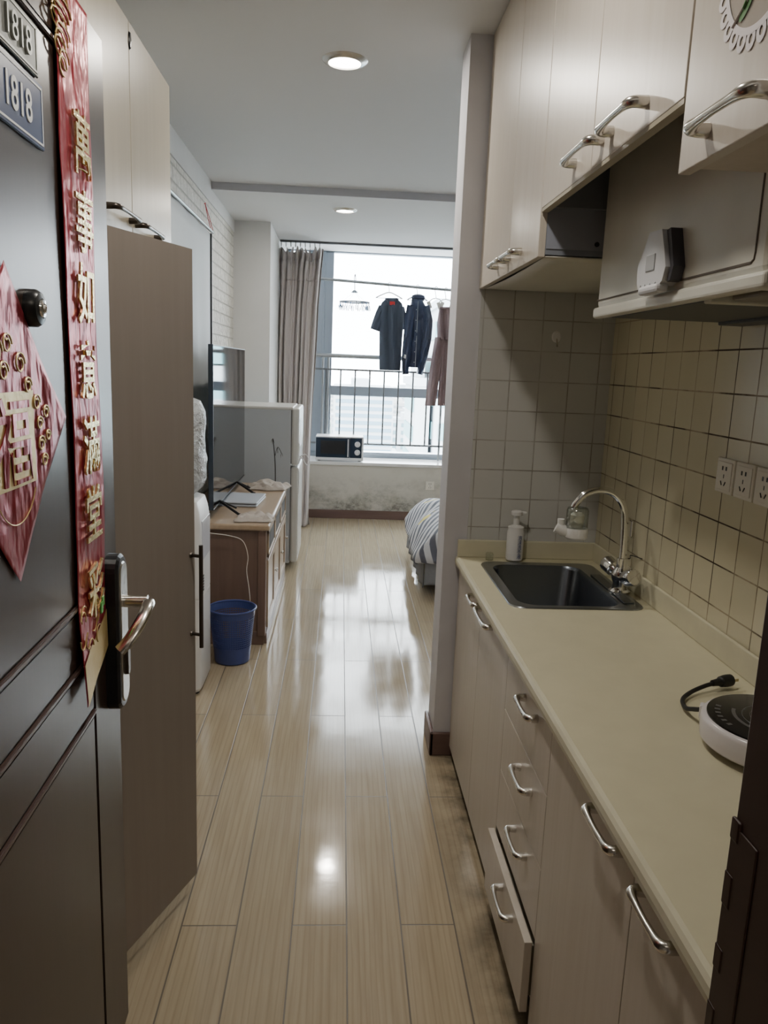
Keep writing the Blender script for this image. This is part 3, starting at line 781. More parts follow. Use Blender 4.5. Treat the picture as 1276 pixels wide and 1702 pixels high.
# tap-mounted water filter
wf = thing('tap_water_filter', 'small white and clear water filter fixed to the end of the tap spout', 'water filter', (.76, fy, .985))
wx = .757
build('base', MB().lathe([(0, 0), (.030, 0), (.036, .006), (.037, .028), (.034, .036), (0, .036)], (wx, fy, .985), 32), M['white'], wf)
build('side_arm', MB().tube([(wx-.01, fy+.0, 1.002), (wx-.045, fy+.01, 1.010), (wx-.062, fy+.014, 1.018)], [.02, .019, .017], 18).cyl((wx-.048, fy+.012, 1.02), (wx-.048, fy+.012, 1.045), .011, 18), M['white'], wf)
build('clear_cup', MB().lathe([(.034, 0), (.034, .055), (.031, .063), (.018, .066)], (wx, fy, 1.021), 36), M['clear'], wf, recalc=False, solid=.002)
build('filter_core', MB().lathe([(0, 0), (.020, .0), (.022, .02), (.022, .04), (.014, .048), (0, .05)], (wx, fy, 1.022), 28), M['whitewarm'], wf)

# soap bottle
so = thing('soap_bottle', 'white foam pump soap bottle with blue print standing behind the sink', 'bottle', (.655, 2.728, ZT))
bx_, by_ = .655, 2.728
build('bottle_body', MB().lathe([(0, 0), (.028, 0), (.031, .004), (.031, .108), (.029, .112), (.029, .125), (.016, .131), (0, .131)], (bx_, by_, ZT+.005), 36), M['white'], so)
build('pump', MB().lathe([(.011, 0), (.011, .035), (.02, .038), (.021, .05), (.016, .054), (0, .054)], (bx_, by_, ZT+.136), 24).box(bx_+.0, bx_+.036, by_-.009, by_+.009, ZT+.176, ZT+.188, .004), M['white'], so)
lb = MB()
def soapplace(u, v, w):
    t = -PI/2+.35+u/.031; r = .0313+w
    return (bx_+r*math.cos(t), by_+r*math.sin(t), ZT+.06+v)
for i, ch in enumerate('泡沫洗手液'):
    lb.text(ch, .019, lambda u, v, w, i=i: soapplace(u, v+.034-i*.0175, w), .0003)
build('print', lb, mat('blue_bottle_print', (.10, .13, .30), .5), so, label='blue print on the bottle')
build('clear_cap', MB().lathe([(.014, 0), (.014, .022), (.012, .026), (0, .027)], (.565, 2.735, ZT+.001), 24), M['clear'], recalc=False,
      label='little clear plastic cap on the worktop beside the soap bottle', cat='cap')

# hooks on the walls
h = thing('adhesive_hook', 'small clear adhesive hook stuck on the grey tiles', 'hook', (.765, 2.784, 1.60))
build('pad', MB().lathe([(0, .004), (.014, .003), (.017, 0), (0, 0)], (.765, 2.784, 1.627), 24, axis=(0, -1, 0), sy=1.2), M['white'], h)
build('hook_wire', MB().tube(smoothpath([(.765, 2.778, 1.62), (.767, 2.772, 1.598), (.765, 2.764, 1.592), (.762, 2.758, 1.600)]), .0025, 8), M['handle'], h)
h = thing('wall_hook', 'curved metal hook on the beige tiles behind the tap', 'hook', (.974, 2.41, .97))
build('plate', MB().box(.968, .975, 2.425, 2.441, .975, 1.035, .003), M['handle'], h)
build('curved_arm', MB().tube(smoothpath([(.968, 2.432, 1.032), (.950, 2.42, 1.038), (.934, 2.41, 1.01), (.932, 2.405, .975), (.942, 2.405, .958), (.950, 2.41, .968)]), .005, 10), M['handle'], h)
build('wire_loop', MB().tube(smoothpath([(fx+.002, fy, .925), (.95, 2.37, .918), (.96, 2.39, .924), (.973, 2.33, .928)]), .0016, 6), M['black'],
      label='thin dark wire tied from the tap stem to the tiled wall', cat='wire')

# ------------------------------------------------------------------ induction cooker
CCX, CCY = .828, 1.300
ic = thing('induction_cooker', 'round white induction cooker with black glass top on the worktop', 'cooker', (CCX, CCY, ZT))
n = 64
build('body', MB().lathe([(0, .014), (.108, .014), (.122, .014), (.126, .018), (.128, .053), (.124, .0600), (.119, .0625), (0, .0625)], (CCX-.0, CCY, ZT), n), M['bodywhite'], ic)
gl = build('glass_top', MB().lathe([(0, 0), (.1175, 0), (.117, .003), (.115, .0035), (0, .0035)], (CCX, CCY, ZT+.0622), n), M['ceramic'], ic)
rp = MB()
for r0, r1 in ((.062, .063), (.048, .0485)):
    vs = [(CCX+.008+r*math.cos(2*PI*k/64), CCY+r*math.sin(2*PI*k/64), ZT+.0661) for k in range(64) for r in (r0, r1)]
    rp._add(vs, [(2*k, 2*k+1, (2*k+3) % 128, (2*k+2) % 128) for k in range(64)])
vs = [(CCX+.012+r*math.cos(t), CCY+r*math.sin(t), ZT+.0661) for k in range(17) for t in [PI*.80+k*PI*.42/16] for r in (.077, .084)]
rp._add(vs, [(2*k, 2*k+1, 2*k+3, 2*k+2) for k in range(16)])
for k in range(6):
    t = PI*.78+k*.17; rp._add([(CCX+r*math.cos(tt), CCY+r*math.sin(tt), ZT+.0661) for r, tt in ((.093, t), (.103, t), (.103, t+.08), (.093, t+.08))], [(0, 1, 2, 3)])
build('ring_marking', rp, M['ringprint'], gl, recalc=False)
for k in range(4):
    t = PI/4+k*PI/2+.5
    build('foot', MB().cyl((CCX+.08*math.cos(t), CCY+.08*math.sin(t), ZT+.0006), (CCX+.08*math.cos(t), CCY+.08*math.sin(t), ZT+.017), .016, 20), M['black'], ic)
ca = Vector((-.66, .75, 0)).normalized(); cp = Vector((CCX, CCY, ZT+.038))+ca*.126
build('cord_guard', MB().box(cp.x-.012, cp.x+.012, cp.y-.011, cp.y+.011, ZT+.022, ZT+.052, .004, rot=Matrix.Rotation(.5, 3, 'Z').inverted()), M['bodywhite'], ic)
cpt = [cp+ca*.008, (.737, 1.428, ZT+.026), (.738, 1.465, ZT+.012), (.755, 1.515, ZT+.008), (.790, 1.550, ZT+.010), (.830, 1.570, ZT+.016), (.853, 1.579, ZT+.018)]
build('power_cord', MB().tube(smoothpath(cpt, 6), .0048, 10), M['cord'], ic)
pdir = Vector((.93, .36, 0)).normalized(); pp = Vector((.850, 1.578, ZT+.019)); rz = Matrix.Rotation(math.atan2(pdir.y, pdir.x), 3, 'Z')
pg = MB().tube([pp, pp+pdir*.022, pp+pdir*.025, pp+pdir*.040, pp+pdir*.050, pp+pdir*.052], [.007, .009, .012, .014, .014, .012], 14)
pg.tube([pp+pdir*.045, pp+pdir*.056], .0135, 14)
plug = build('plug', pg, M['cord'], ic)
side = Vector((-pdir.y, pdir.x, 0))
for s_ in (-1, 1):
    q = pp+pdir*.056+side*.0065*s_
    build('pin', MB().box(q.x, q.x+.018, q.y-.0008, q.y+.0008, q.z-.003, q.z+.003, rot=rz, piv=tuple(q)), M['brass'], plug)

# ------------------------------------------------------------------ upper kitchen units
XU = .475
def upper_doors(t, spans, z0, z1, hs, hz):
    for (a, b), (h0, h1) in zip(spans, hs):
        d = build('door', MB().box(XU, XU+.018, a+.0015, b-.0015, z0, z1, .0015), M['cabdoor'], t)
        add_handle(d, (XU, h0, hz), (XU, h1, hz), (-1, 0, 0), r=.007, h=.028)
uc1 = thing('wall_cabinet', 'tall pale maple wall cabinet in the corner above the sink', 'cabinet', (.7, 2.37, 1.78))
build('carcass', MB().box(XU+.018, .974, 1.956, 2.783, 1.786, 2.598), M['cabin'], uc1)
build('side_panel', MB().box(XU+.019, .974, 1.954, 1.9562, 1.80, 2.59), mat('blue_grey_side', (.30, .32, .38), .5), uc1)
build('side_screw', MB().lathe([(.0, .002), (.006, .002), (.006, 0), (0, 0)], (.62, 1.954, 1.815), 12, axis=(0, -1, 0)), M['black'], uc1)
upper_doors(uc1, ((2.305, 2.782), (1.956, 2.305)), 1.78, 2.597, ((2.325, 2.465), (2.145, 2.285)), 1.818)
build('bottom_panel', MB().grid(lambda u, v: (XU+.02+(.974-XU-.02)*u, 1.958+.82*v, 1.782-.022*math.sin(PI*v)*math.sin(PI*min(1, u*1.2+.1))), 10, 16), M['hood'], uc1, recalc=False, solid=.003, label='sagging pale bottom panel')
uc2 = thing('wall_cabinet', 'pale maple wall cabinet with two doors directly above the range hood', 'cabinet', (.7, 1.555, 1.89))
build('carcass', MB().box(XU+.018, .974, 1.158, 1.172, 1.895, 2.598).box(XU+.018, .974, 1.94, 1.953, 1.895, 2.598).box(.962, .974, 1.172, 1.94, 1.895, 2.598).box(XU+.018, .974, 1.158, 1.953, 2.585, 2.598), M['cabin'], uc2)
upper_doors(uc2, ((1.576, 1.955), (1.157, 1.576)), 1.892, 2.597, ((1.515, 1.685), (1.302, 1.462)), 1.930)
build('bottom_rail', MB().box(XU+.001, XU+.018, 1.159, 1.953, 1.884, 1.892), M['cabedge'], uc2)
uc3 = thing('wall_cabinet', 'pale maple wall cabinet with a lace sticker, its door lower than the others', 'cabinet', (.7, .905, 1.787))
build('carcass', MB().box(XU+.018, .974, .66, 1.152, 1.81, 2.598), M['cab'], uc3)
build('bottom_panel', MB().box(XU+.018, .974, .66, 1.152, 1.796, 1.808, .001), M['cab'], uc3)
upper_doors(uc3, ((.66, 1.154),), 1.787, 2.597, ((.915, 1.068),), 1.823)

# lace sticker (flat film on the door)
st = thing('lace_sticker', 'round lace-edged clear sticker with green sprig on the nearest cabinet door', 'sticker', (XU-.001, .965, 2.0))
sy, sz, sr = .965, 1.996, .093
def disc(mb, cy, cz, r, x, n=40, ry=1, rz=1): mb._add([(x, cy+r*ry*math.cos(2*PI*k/n), cz+r*rz*math.sin(2*PI*k/n)) for k in range(n)], [tuple(range(n))])
b = MB(); disc(b, sy, sz, sr, XU-.0008); build('film', b, M['clearfilm'], st, recalc=False)
b = MB(); N = 26
for k in range(N):
    t = 2*PI*k/N; cy = sy+sr*1.05*math.cos(t); cz = sz+sr*1.05*math.sin(t)
    ra, rb_ = .0135, .0055
    vs = []
    for j in range(16):
        a = 2*PI*j/16
        for r in (ra, rb_):
            e = r*math.cos(a)*.95; g = r*math.sin(a)*.80
            vs.append((XU-.0012, cy+e*math.cos(t)-g*math.sin(t), cz+e*math.sin(t)+g*math.cos(t)))
    b._add(vs, [(2*j, 2*j+1, (2*j+3) % 32, (2*j+2) % 32) for j in range(16)])
vs = [(XU-.0014, sy+r*math.cos(2*PI*k/60), sz+r*math.sin(2*PI*k/60)) for k in range(60) for r in (sr*.90, sr*.99)]
b._add(vs, [(2*k, 2*k+1, (2*k+3) % 120, (2*k+2) % 120) for k in range(60)])
build('lace_edge', b, M['lace'], st, recalc=False)
b = MB()
b.tube([(XU-.0014, sy+.035, sz-.055), (XU-.0014, sy+.015, sz-.035), (XU-.0014, sy-.005, sz-.01), (XU-.0014, sy-.01, sz+.05)], .003, 6, flat=.3)
for u, v, a in ((.028, -.05, 2.4), (.0, -.035, .4), (.02, -.012, 2.6), (-.02, -.005, .3), (.015, .02, 2.4), (-.025, .03, .7), (-.005, .055, 1.5)):
    pts = []
    for j in range(12):
        t = 2*PI*j/12; e = .024*math.cos(t); g = .009*math.sin(t)
        pts.append((XU-.0018, sy+u+e*math.cos(a)-g*math.sin(a), sz+v+e*math.sin(a)+g*math.cos(a)))
    b._add(pts, [tuple(range(12))])
build('green_sprig', b, M['green'], st, recalc=False)
b = MB().tube([(XU-.0014, sy+.062, sz-.066), (XU-.0014, sy+.02, sz-.045), (XU-.0014, sy-.03, sz-.012), (XU-.0014, sy-.065, sz+.005)], .0022, 6, flat=.3)
build('white_line', b, M['lace'], st)

# ------------------------------------------------------------------ range hood
rh = thing('range_hood', 'cream enamel range hood between the wall cabinets over the cooker', 'range hood', (.79, 1.5, 1.63))
HX, HY0, HY1, HZ = .612, 1.125, 1.895, 1.637
build('body', MB().box(HX, .970, HY0, HY1, HZ+.012, 2.18, .018, 3), M['hood'], rh)
build('lower_lip', MB().box(HX-.006, HX+.018, HY0-.004, HY1+.004, HZ-.004, HZ+.022, .007, 3), M['hood'], rh)
gv = MB()
gv.box(HX-.0012, HX+.001, HY0+.05, HY1-.01, HZ+.036, HZ+.0395).box(HX-.0012, HX+.001, HY0+.040, HY0+.0435, HZ+.05, 2.10)
gv.tube([(HX-.0002, HY0+.0418, HZ+.052), (HX-.0002, HY0+.0435, HZ+.042), (HX-.0002, HY0+.052, HZ+.0378)], .0016, 6)
build('front_groove', gv, M['groove'], rh)
build('cavity', MB().box(HX+.03, .955, HY0+.22, HY1-.03, HZ-.002, HZ+.011, .002), M['hooddark'], rh)
build('lamp_cover', MB().box(HX+.05, .90, HY0+.06, HY0+.20, HZ-.004, HZ+.012, .004), mat('lamp_cover_grey', (.22, .20, .17), .3), rh)
build('under_frame', MB().box(HX+.018, .965, HY0+.02, HY0+.05, HZ-.002, HZ+.012).box(HX+.018, .965, HY0+.205, HY0+.235, HZ-.008, HZ+.012, .003), M['hood'], rh)
build('oil_gutter', MB().box(.90, .965, HY0+.25, HY1-.04, HZ-.010, HZ+.004, .004), M['hooddark'], rh)
# silver holder on the hood front
ho = thing('plastic_holder', 'silver grey tapered plastic holder with toothed bottom stuck on the range hood', 'holder', (.60, 1.485, 1.66))
hy = 1.487
def tp_(u, v): return (hy-u, 1.668+v)
pl = [tp_(-.075, .045), tp_(-.072, .012), tp_(-.062, .0), tp_(-.050, .008), tp_(-.040, -.003), tp_(-.028, .008), tp_(-.016, -.003), tp_(-.004, .008), tp_(.008, -.003), tp_(.022, .008), tp_(.034, -.001), tp_(.052, .006), tp_(.062, .03), tp_(.050, .06), tp_(.030, .10), tp_(-.030, .103), tp_(-.052, .07)]
build('shell', MB().prism(pl, 'x', .582, HX+.0), M['silver'], ho)
build('window_inset', MB().box(.580, .583, hy-.012, hy+.030, 1.698, 1.728, .001), mat('grey_inset', (.36, .37, .38), .3), ho)
build('dark_side', MB().prism([tp_(.034, .098), tp_(.066, .028), tp_(.055, .004), tp_(.068, .006), tp_(.078, .030), tp_(.050, .100)], 'x', .590, HX), mat('dark_grey_side', (.07, .07, .085), .4), ho)
build('toothed_base', MB().box(.576, .600, hy-.045, hy+.050, 1.655, 1.672, .006, 2), M['silver'], ho)

# ------------------------------------------------------------------ left wardrobe unit
wd = thing('wardrobe', 'tall taupe wardrobe behind the entrance door with its long door standing open', 'wardrobe', (-.85, 2.0, 0))
XW = -.585
build('carcass', MB().box(-1.0, XW, 2.03, 2.05, .0, 1.775).box(-1.0, XW, 2.60, 2.615, 0, 1.775).box(-1.0, XW, 1.46, 1.475, 0, 1.775).box(-1.0, -.985, 1.475, 2.60, 0, 1.775).box(-1.0, XW, 1.475, 2.6, .0, .06).box(-1.0, XW, 1.475, 2.6, 1.76, 1.775), M['wardrobe'], wd)
build('door', MB().box(XW, XW+.018, 2.045, 2.613, .05, 1.77, .0015), M['wardrobe'], wd)
p1 = Vector((-.374, 1.992, 0)); dd = Vector((.3888, 1, 0)).normalized(); p0 = p1-dd*.56
nn = Vector((dd.y, -dd.x, 0))
def quadbox(mb, a, b, th, z0, z1):
    q = [a, b, b-nn*th, a-nn*th]; mb.prism([(v.x, v.y) for v in q], 'z', z0, z1); return mb
od = build('door', quadbox(MB(), p0, p1, .018, .052, 1.764), M['wardrobe'], wd, label='open wardrobe door')
hb = p1-dd*.018
hm = MB()
a0 = hb+nn*.030
hm.cyl((a0.x, a0.y, .745), (a0.x, a0.y, 1.025), .0055, 12)
for z in (.78, .995): hm.cyl((hb.x, hb.y, z), (a0.x, a0.y, z), .0045, 10); hm.lathe([(.0, 0), (.008, 0), (.006, .004), (0, .004)], (hb.x, hb.y, z), 12, axis=tuple(nn))
build('handle', hm, M['darkhandle'], od)
uw = thing('overhead_cupboard', 'pale oak overhead cupboard above the open wardrobe door', 'cupboard', (-.8, 2.1, 1.79))
XO = -.56
build('carcass', MB().box(-1.0, XO-.018, 1.46, 2.615, 1.785, 2.325), M['cabin'], uw)
build('side_panel', MB().box(-1.0, XO-.001, 2.615, 2.632, 1.785, 2.33), M['wardpale'], uw)
for a, b, h0, h1 in ((2.162, 2.615, 2.19, 2.40), (1.70, 2.157, 1.93, 2.13)):
    d = build('door', MB().box(XO-.018, XO, a, b, 1.785, 2.33, .0015), M['wardpale'], uw)
    add_handle(d, (XO, h0, 1.845), (XO, h1, 1.845), (1, 0, 0), 'darkhandle', r=.0055, h=.028)
build('door_catch', MB().lathe([(0, .006), (.018, .004), (.022, 0), (0, 0)], (XO, 2.165, 2.285), 20, axis=(1, 0, 0), sy=.4), M['black'], uw)

# ------------------------------------------------------------------ entrance door (opened inward)
e1 = Vector((-.450, 1.55, 0)); ed = Vector((-.0292, 1, 0)).normalized(); en = Vector((ed.y, -ed.x, 0))   # outward = +x
def dp(y, z, o=0.0):
    """point on the door face at world y, height z, offset o outwards"""
    p = e1+ed*((y-1.55)/ed.y); return Vector((p.x+en.x*o, p.y+en.y*o, z))
def dbox(mb, y0, y1, z0, z1, o0, o1, bev=0):
    t = bmesh.new(); bmesh.ops.create_cube(t, size=1)
    for v in t.verts:
        v.co = dp(y0+(y1-y0)*(v.co.y+.5), z0+(z1-z0)*(v.co.z+.5), o0+(o1-o0)*(v.co.x+.5))
    if bev: bmesh.ops.bevel(t, geom=list(t.edges), offset=bev, segments=2, affect='EDGES')
    mb._merge(t); return mb
fd = thing('door_1', None, None, (-.45, 1.1, 0), kind=K)
YH = .66
lf = MB()
dbox(lf, YH, 1.55, .012, 2.06, -.055, -.004, .003)
# raised stile / rails (face skin) leaving slim grooves
dbox(lf, 1.379, 1.552, .012, 2.06, -.006, .0, .0015)
build('leaf', lf, M['brown'], fd)
pn = MB()
dbox(pn, YH, 1.372, 1.078, 1.952, -.006, -.0005, .004)
dbox(pn, YH, 1.372, 1.965, 2.055, -.006, -.0005, .004)
dbox(pn, YH, 1.372, .965, 1.064, -.006, -.0005, .004)
dbox(pn, YH, 1.372, .850, .952, -.006, -.0005, .004)
dbox(pn, YH, 1.372, .03, .836, -.006, -.0005, .004)
build('panel', pn, M['brown'], fd)
for z in (1.071, .9585, .843, 1.9585):
    build('moulding', dbox(MB(), YH, 1.376, z-.0045, z+.0045, -.004, .0035, .002), M['beadwood'], fd)
lp = MB()
def capsule(y0, y1, z0, z1, o, n=10):
    r = (y1-y0)/2; cy = (y0+y1)/2; pts = []
    for k in range(n+1): t = PI*k/n; pts.append((cy+r*math.cos(t), z1-r*.8+r*.8*math.sin(t)))
    for k in range(n+1): t = PI+PI*k/n; pts.append((cy+r*math.cos(t), z0+r*.8+r*.8*math.sin(t)))
    return [dp(a, b, o) for a, b in pts]
lpb = MB().loft([capsule(1.452, 1.528, .797, 1.118, 0), capsule(1.452, 1.528, .797, 1.118, .022), capsule(1.457, 1.523, .803, 1.112, .027), capsule(1.462, 1.518, .808, 1.107, .0275)], True, False)
lko = build('lock_plate', lpb, M['black'], fd)
build('face_plate', MB().loft([capsule(1.464, 1.516, .812, 1.103, .0275), capsule(1.466, 1.514, .815, 1.10, .0300)], True, False), mat('worn_chrome', (.50, .50, .48), .28, metal=1, bump=.15, bscale=60), lko)
lv = [dp(1.49, 1.022, .028), dp(1.49, 1.022, .075)]
lever = MB().tube(lv, .0125, 16)
lever.tube(smoothpath([dp(1.494, 1.022, .070), dp(1.475, 1.024, .080), dp(1.44, 1.018, .081), dp(1.41, .998, .074), dp(1.392, .975, .060), dp(1.385, .958, .045)], 5), .0125, 14, flat=.55)
build('lever_handle', lever, M['handle'], lko)
build('key_cylinder', MB().loft([capsule(1.480, 1.500, .868, .925, .030), capsule(1.480, 1.500, .868, .925, .036), capsule(1.482, 1.498, .870, .923, .037)], True, False), M['darkhandle'], lko)
pe = dp(1.132, 1.561, 0)
pk = build('peephole', MB().lathe([(.026, -.002), (.026, .010), (.022, .016), (.014, .018), (.012, .012), (0, .012)], pe, 32, axis=tuple(en)), M['black'], fd)
build('peephole_lens', MB().lathe([(.0135, .016), (.012, .020), (.007, .021), (.006, .0165), (0, .0165)], pe, 24, axis=tuple(en)), M['chrome'], pk)

# number plates (flat, on the door)
def dtext(mb, body, size, cy, cz, o, depth=.0012, sx=1.0, rot=0, offset=0.0, warp=None):
    c, s = math.cos(rot), math.sin(rot)
    def pl_(u, v, w):
        uu = u*c-v*s; vv = u*s+v*c
        return dp(cy+uu, cz+vv, o+w+(warp(cy+uu, cz+vv) if warp else 0))
    return mb.text(body, size, pl_, depth, sx, offset)
np1 = thing('number_plate', 'grey metal plate with raised number 1818 on the entrance door', 'number plate', dp(1.11, 1.875, 0))
build('plate', dbox(MB(), 1.02, 1.198, 1.878, 1.945, 0, .004, .001), M['greyplate'], np1)
build('border', dbox(dbox(dbox(MB(), 1.025, 1.193, 1.938, 1.941, .004, .0048), 1.025, 1.193, 1.882, 1.885, .004, .0048), 1.190, 1.193, 1.882, 1.941, .004, .0048), M['platenum'], np1)
build('numerals', dtext(MB(), '1818', .050, 1.125, 1.912, .004, .0015, .95), M['platenum'], np1)
np2 = thing('number_plate', 'blue enamel plate with white number 1818 below the grey plate', 'number plate', dp(1.10, 1.79, 0))
build('plate', dbox(MB(), 1.0, 1.210, 1.785, 1.872, 0, .004, .001), M['blue'], np2)
build('border', dbox(dbox(dbox(MB(), 1.004, 1.206, 1.864, 1.867, .004, .0046), 1.004, 1.206, 1.790, 1.793, .004, .0046), 1.203, 1.206, 1.790, 1.867, .004, .0046), M['paint_w'], np2)
build('numerals', dtext(MB(), '1818', .058, 1.118, 1.829, .004, .0006, .86, offset=.0008), M['paint_w'], np2)

# couplet banner
SY0_, SY1_ = 1.282, 1.448
def wave(y, z):
    f = (y-SY0_)/(SY1_-SY0_)
    low = max(0, (1.08-z)/.2)
    return .002+.004*abs(noise.noise(Vector((y*6, z*4.1, 3))))+.0015*math.sin(z*9)*math.sin(z*3.3)*(.4+f)+.0015+low*.012*(1-f)
cpn = thing('couplet_banner', 'long red foil new year banner with raised gold characters on the entrance door', 'banner', dp(1.365, .90, 0))
def ban(u, v):
    z0 = .895+.05*u; z = z0+(2.06-z0)*v; y = SY0_+(SY1_-SY0_)*u+.006*math.sin(z*6)
    return dp(y, z, wave(y, z))
build('foil_strip', MB().grid(ban, 24, 160), M['red'], cpn, recalc=False, solid=.0008)
cht = MB(); zs = [1.835, 1.715, 1.600, 1.475, 1.345, 1.225, 1.085]
for ch, z in zip('萬事如意滿堂彩', zs):
    dtext(cht, ch, .105, 1.368, z, .0045, .0018, .92, offset=.0012, warp=wave)
build('gold_characters', cht, M['gold'], cpn)
def endp(u, v):
    z = .895+.05*u+.075*v; y = SY0_-.002+(SY1_-SY0_+.002)*u; return dp(y, z, wave(y, z)+.002)
build('gold_end', MB().grid(endp, 12, 8), M['goldpale'], cpn, recalc=False)
orn = MB()
for k in range(9):
    y = 1.300+.012*math.sin(k*2.1); z = 1.93+.012*k
    orn.tube([dp(y+.018*math.cos(t)*(1+.2*k % 3), z+.014*math.sin(t), wave(y, z)+.002) for t in [j*PI/5 for j in range(9)]], .0013, 6)
build('gold_ornament', orn, M['goldpale'], cpn)
orn = MB()
for k in range(10):
    y = 1.33+.05*math.sin(k*1.7); z = .985+.010*k
    orn.tube([dp(y+.015*math.cos(t), z+.012*math.sin(t)*1.4, wave(y, z)+.003) for t in [j*PI/5+k for j in range(6)]], .0012, 6)
build('gold_ornament', orn, M['goldpale'], cpn)
build('green_leaf_print', dbox(dbox(MB(), 1.372, 1.384, 1.035, 1.055, .016, .018), 1.385, 1.397, 1.045, 1.062, .015, .017), mat('bright_green_print', (.10, .45, .08), .4), cpn)

# diamond fu poster
fy_, fz_ = 1.043, 1.402; hr = .212
fp = thing('fu_poster', 'red diamond paper with large gold character hung by its corner on the entrance door', 'poster', dp(fy_, 1.19, 0))
def fuw(y, z): return .002+.003*abs(noise.noise(Vector((y*7, z*6, 9))))+.005*max(0, (y-1.16))/.08
def fuf(u, v):
    a = (u-.5)*2; b = (v-.5)*2
    y = fy_+(a-b)/2*hr*.95; z = fz_+(a+b)/2*hr
    return dp(y, z, fuw(y, z))
build('paper', MB().grid(fuf, 40, 40), M['red2'], fp, recalc=False, solid=.0006)
g = MB().grid(lambda u, v: dp(.962+.158*u, 1.320+.128*v, fuw(.962+.158*u, 1.32+.128*v)+.0012), 12, 10)
build('gold_square', g, M['goldpale'], fp, recalc=False)
build('fu_character', dtext(MB(), '福', .125, 1.041, 1.383, .0015, .0008, 1.0, offset=.001, warp=fuw), M['red2'], fp)
o2 = MB()
for cy_, cz_, s_ in ((1.0, 1.50, 1), (1.035, 1.51, .8), (1.02, 1.475, .8), (1.075, 1.485, .9), (1.10, 1.455, .7), (1.13, 1.43, .7), (1.14, 1.40, .6), (1.165, 1.415, .6), (1.145, 1.37, .7), (1.155, 1.345, .6), (1.17, 1.38, .5), (.985, 1.465, .8)):
    pts = [dp(cy_+.020*s_*math.cos(t)*(1-t/14), cz_+.018*s_*math.sin(t)*(1-t/14), fuw(cy_, cz_)+.002) for t in [j*.5 for j in range(18)]]
    o2.tube(pts, .0014, 6)
pts = [dp(1.045+.075*math.cos(t), 1.345+.075*math.sin(t), fuw(1.045, 1.28)+.0015) for t in [PI*1.15+j*PI*.7/16 for j in range(17)]]
o2.tube(pts, .0009, 6)
build('gold_ornament', o2, M['goldpale'], fp)

# ------------------------------------------------------------------ hanging cloth on a rod, water dispenser
hc = thing('hanging_screen_cloth', 'plain pale grey cloth hung from a thin metal rod against the white brick wall', 'cloth', (-.82, 4.3, .75))
build('rod', MB().cyl((-.82, 3.74, 2.262), (-.82, 5.04, 2.272), .010, 14), M['rail2'], hc)
build('cloth', MB().grid(lambda u, v: (-.825+.006*math.sin(u*22+v*2)*(1-v*.6), 3.76+1.23*u, .80+1.455*v), 60, 20), M['screencloth'], hc, recalc=False, solid=.002)
build('dark_edge', MB().box(-.829, -.817, 4.985, 5.000, .80, 2.258), M['black'], hc)
rs = MB().tube([(-.856, 4.98, 2.43), (-.84, 4.985, 2.35), (-.82, 4.99, 2.272)], .0022, 6).tube([(-.856, 4.98, 2.43), (-.835, 5.02, 2.35), (-.815, 5.035, 2.272)], .0022, 6).tube([(-.856, 4.965, 2.425), (-.856, 5.0, 2.435)], .003, 6)
build('red_string', rs, M['redstring'], hc)

wdp = thing('water_dispenser', 'white upright water dispenser standing behind the open wardrobe door', 'water dispenser', (-.73, 3.5, 0))
DX = -.595
def drect(z, g=0, r=.04): return rrect(-.855+g, DX-g, 3.29+g, 3.59-g, z, r)
build('body', MB().loft([drect(.012, .01), drect(.03), drect(.45), drect(.452, .003), drect(.456, .003), drect(.458), drect(.78), drect(.84, .008), drect(.885, .02), drect(.895, .04)]), M['white'], wdp)
build('tap_recess', MB().box(DX-.004, DX+.002, 3.34, 3.54, .62, .80, .004), mat('grey_recess', (.50, .50, .54), .3), wdp)
gr = MB()
for i in range(5):
    for j in range(6): gr.box(DX-.001, DX+.0015, 3.325+.013*i, 3.333+.013*i, .475+.013*j, .483+.013*j)
build('vent', gr, mat('vent_dark', (.12, .12, .13), .5), wdp)
for y_ in (3.34, 3.54): build('foot', MB().cyl((-.63, y_, 0), (-.63, y_, .015), .02), M['black'], wdp)
wb = MB().lathe([(.03, 0), (.06, .01), (.10, .045), (.112, .08), (.108, .14), (.114, .17), (.108, .20), (.115, .24), (.108, .28), (.116, .33), (.108, .38), (.085, .425), (.05, .44), (0, .445)], (-.705, 3.44, .895), 40)
for v in wb.b.verts:
    d = Vector((v.co.x+.705, v.co.y-3.44, 0)); v.co += d*.10*noise.noise(v.co*14)
build('wrapped_water_barrel', wb, M['bag'], label='water barrel wrapped in crinkled clear plastic on the dispenser', cat='water barrel')

# ------------------------------------------------------------------ perforated waste basket
BXc, BYc = -.516, 3.735
wbk = thing('waste_basket', 'blue perforated plastic waste basket beside the television cabinet', 'basket', (BXc, BYc, 0))
bb = bmesh.new(); n = 60; rows_ = 24; prof = []
for i in range(rows_+1):
    f = i/rows_; prof.append((.086+.028*f, .006+.272*f))
vv = [[bb.verts.new((BXc+r*math.cos(2*PI*k/n), BYc+r*math.sin(2*PI*k/n), z)) for k in range(n)] for r, z in prof]
holes = []
for i in range(rows_):
    for k in range(n):
        f = bb.faces.new((vv[i][k], vv[i][(k+1) % n], vv[i+1][(k+1) % n], vv[i+1][k]))
        if 7 <= i <= 20: holes.append(f)
bb.faces.new(list(reversed(vv[0])))
bb.normal_update()
bmesh.ops.inset_individual(bb, faces=holes, thickness=.0026, depth=0)
bmesh.ops.delete(bb, geom=holes, context='FACES')
w_ = MB(); w_.b.free(); w_.b = bb
build('basket_wall', w_, M['bin'], wbk, solid=.0016)
build('rim', MB().tube([(BXc+.117*math.cos(2*PI*k/48), BYc+.117*math.sin(2*PI*k/48), .280) for k in range(49)], .0055, 10), M['bin'], wbk)

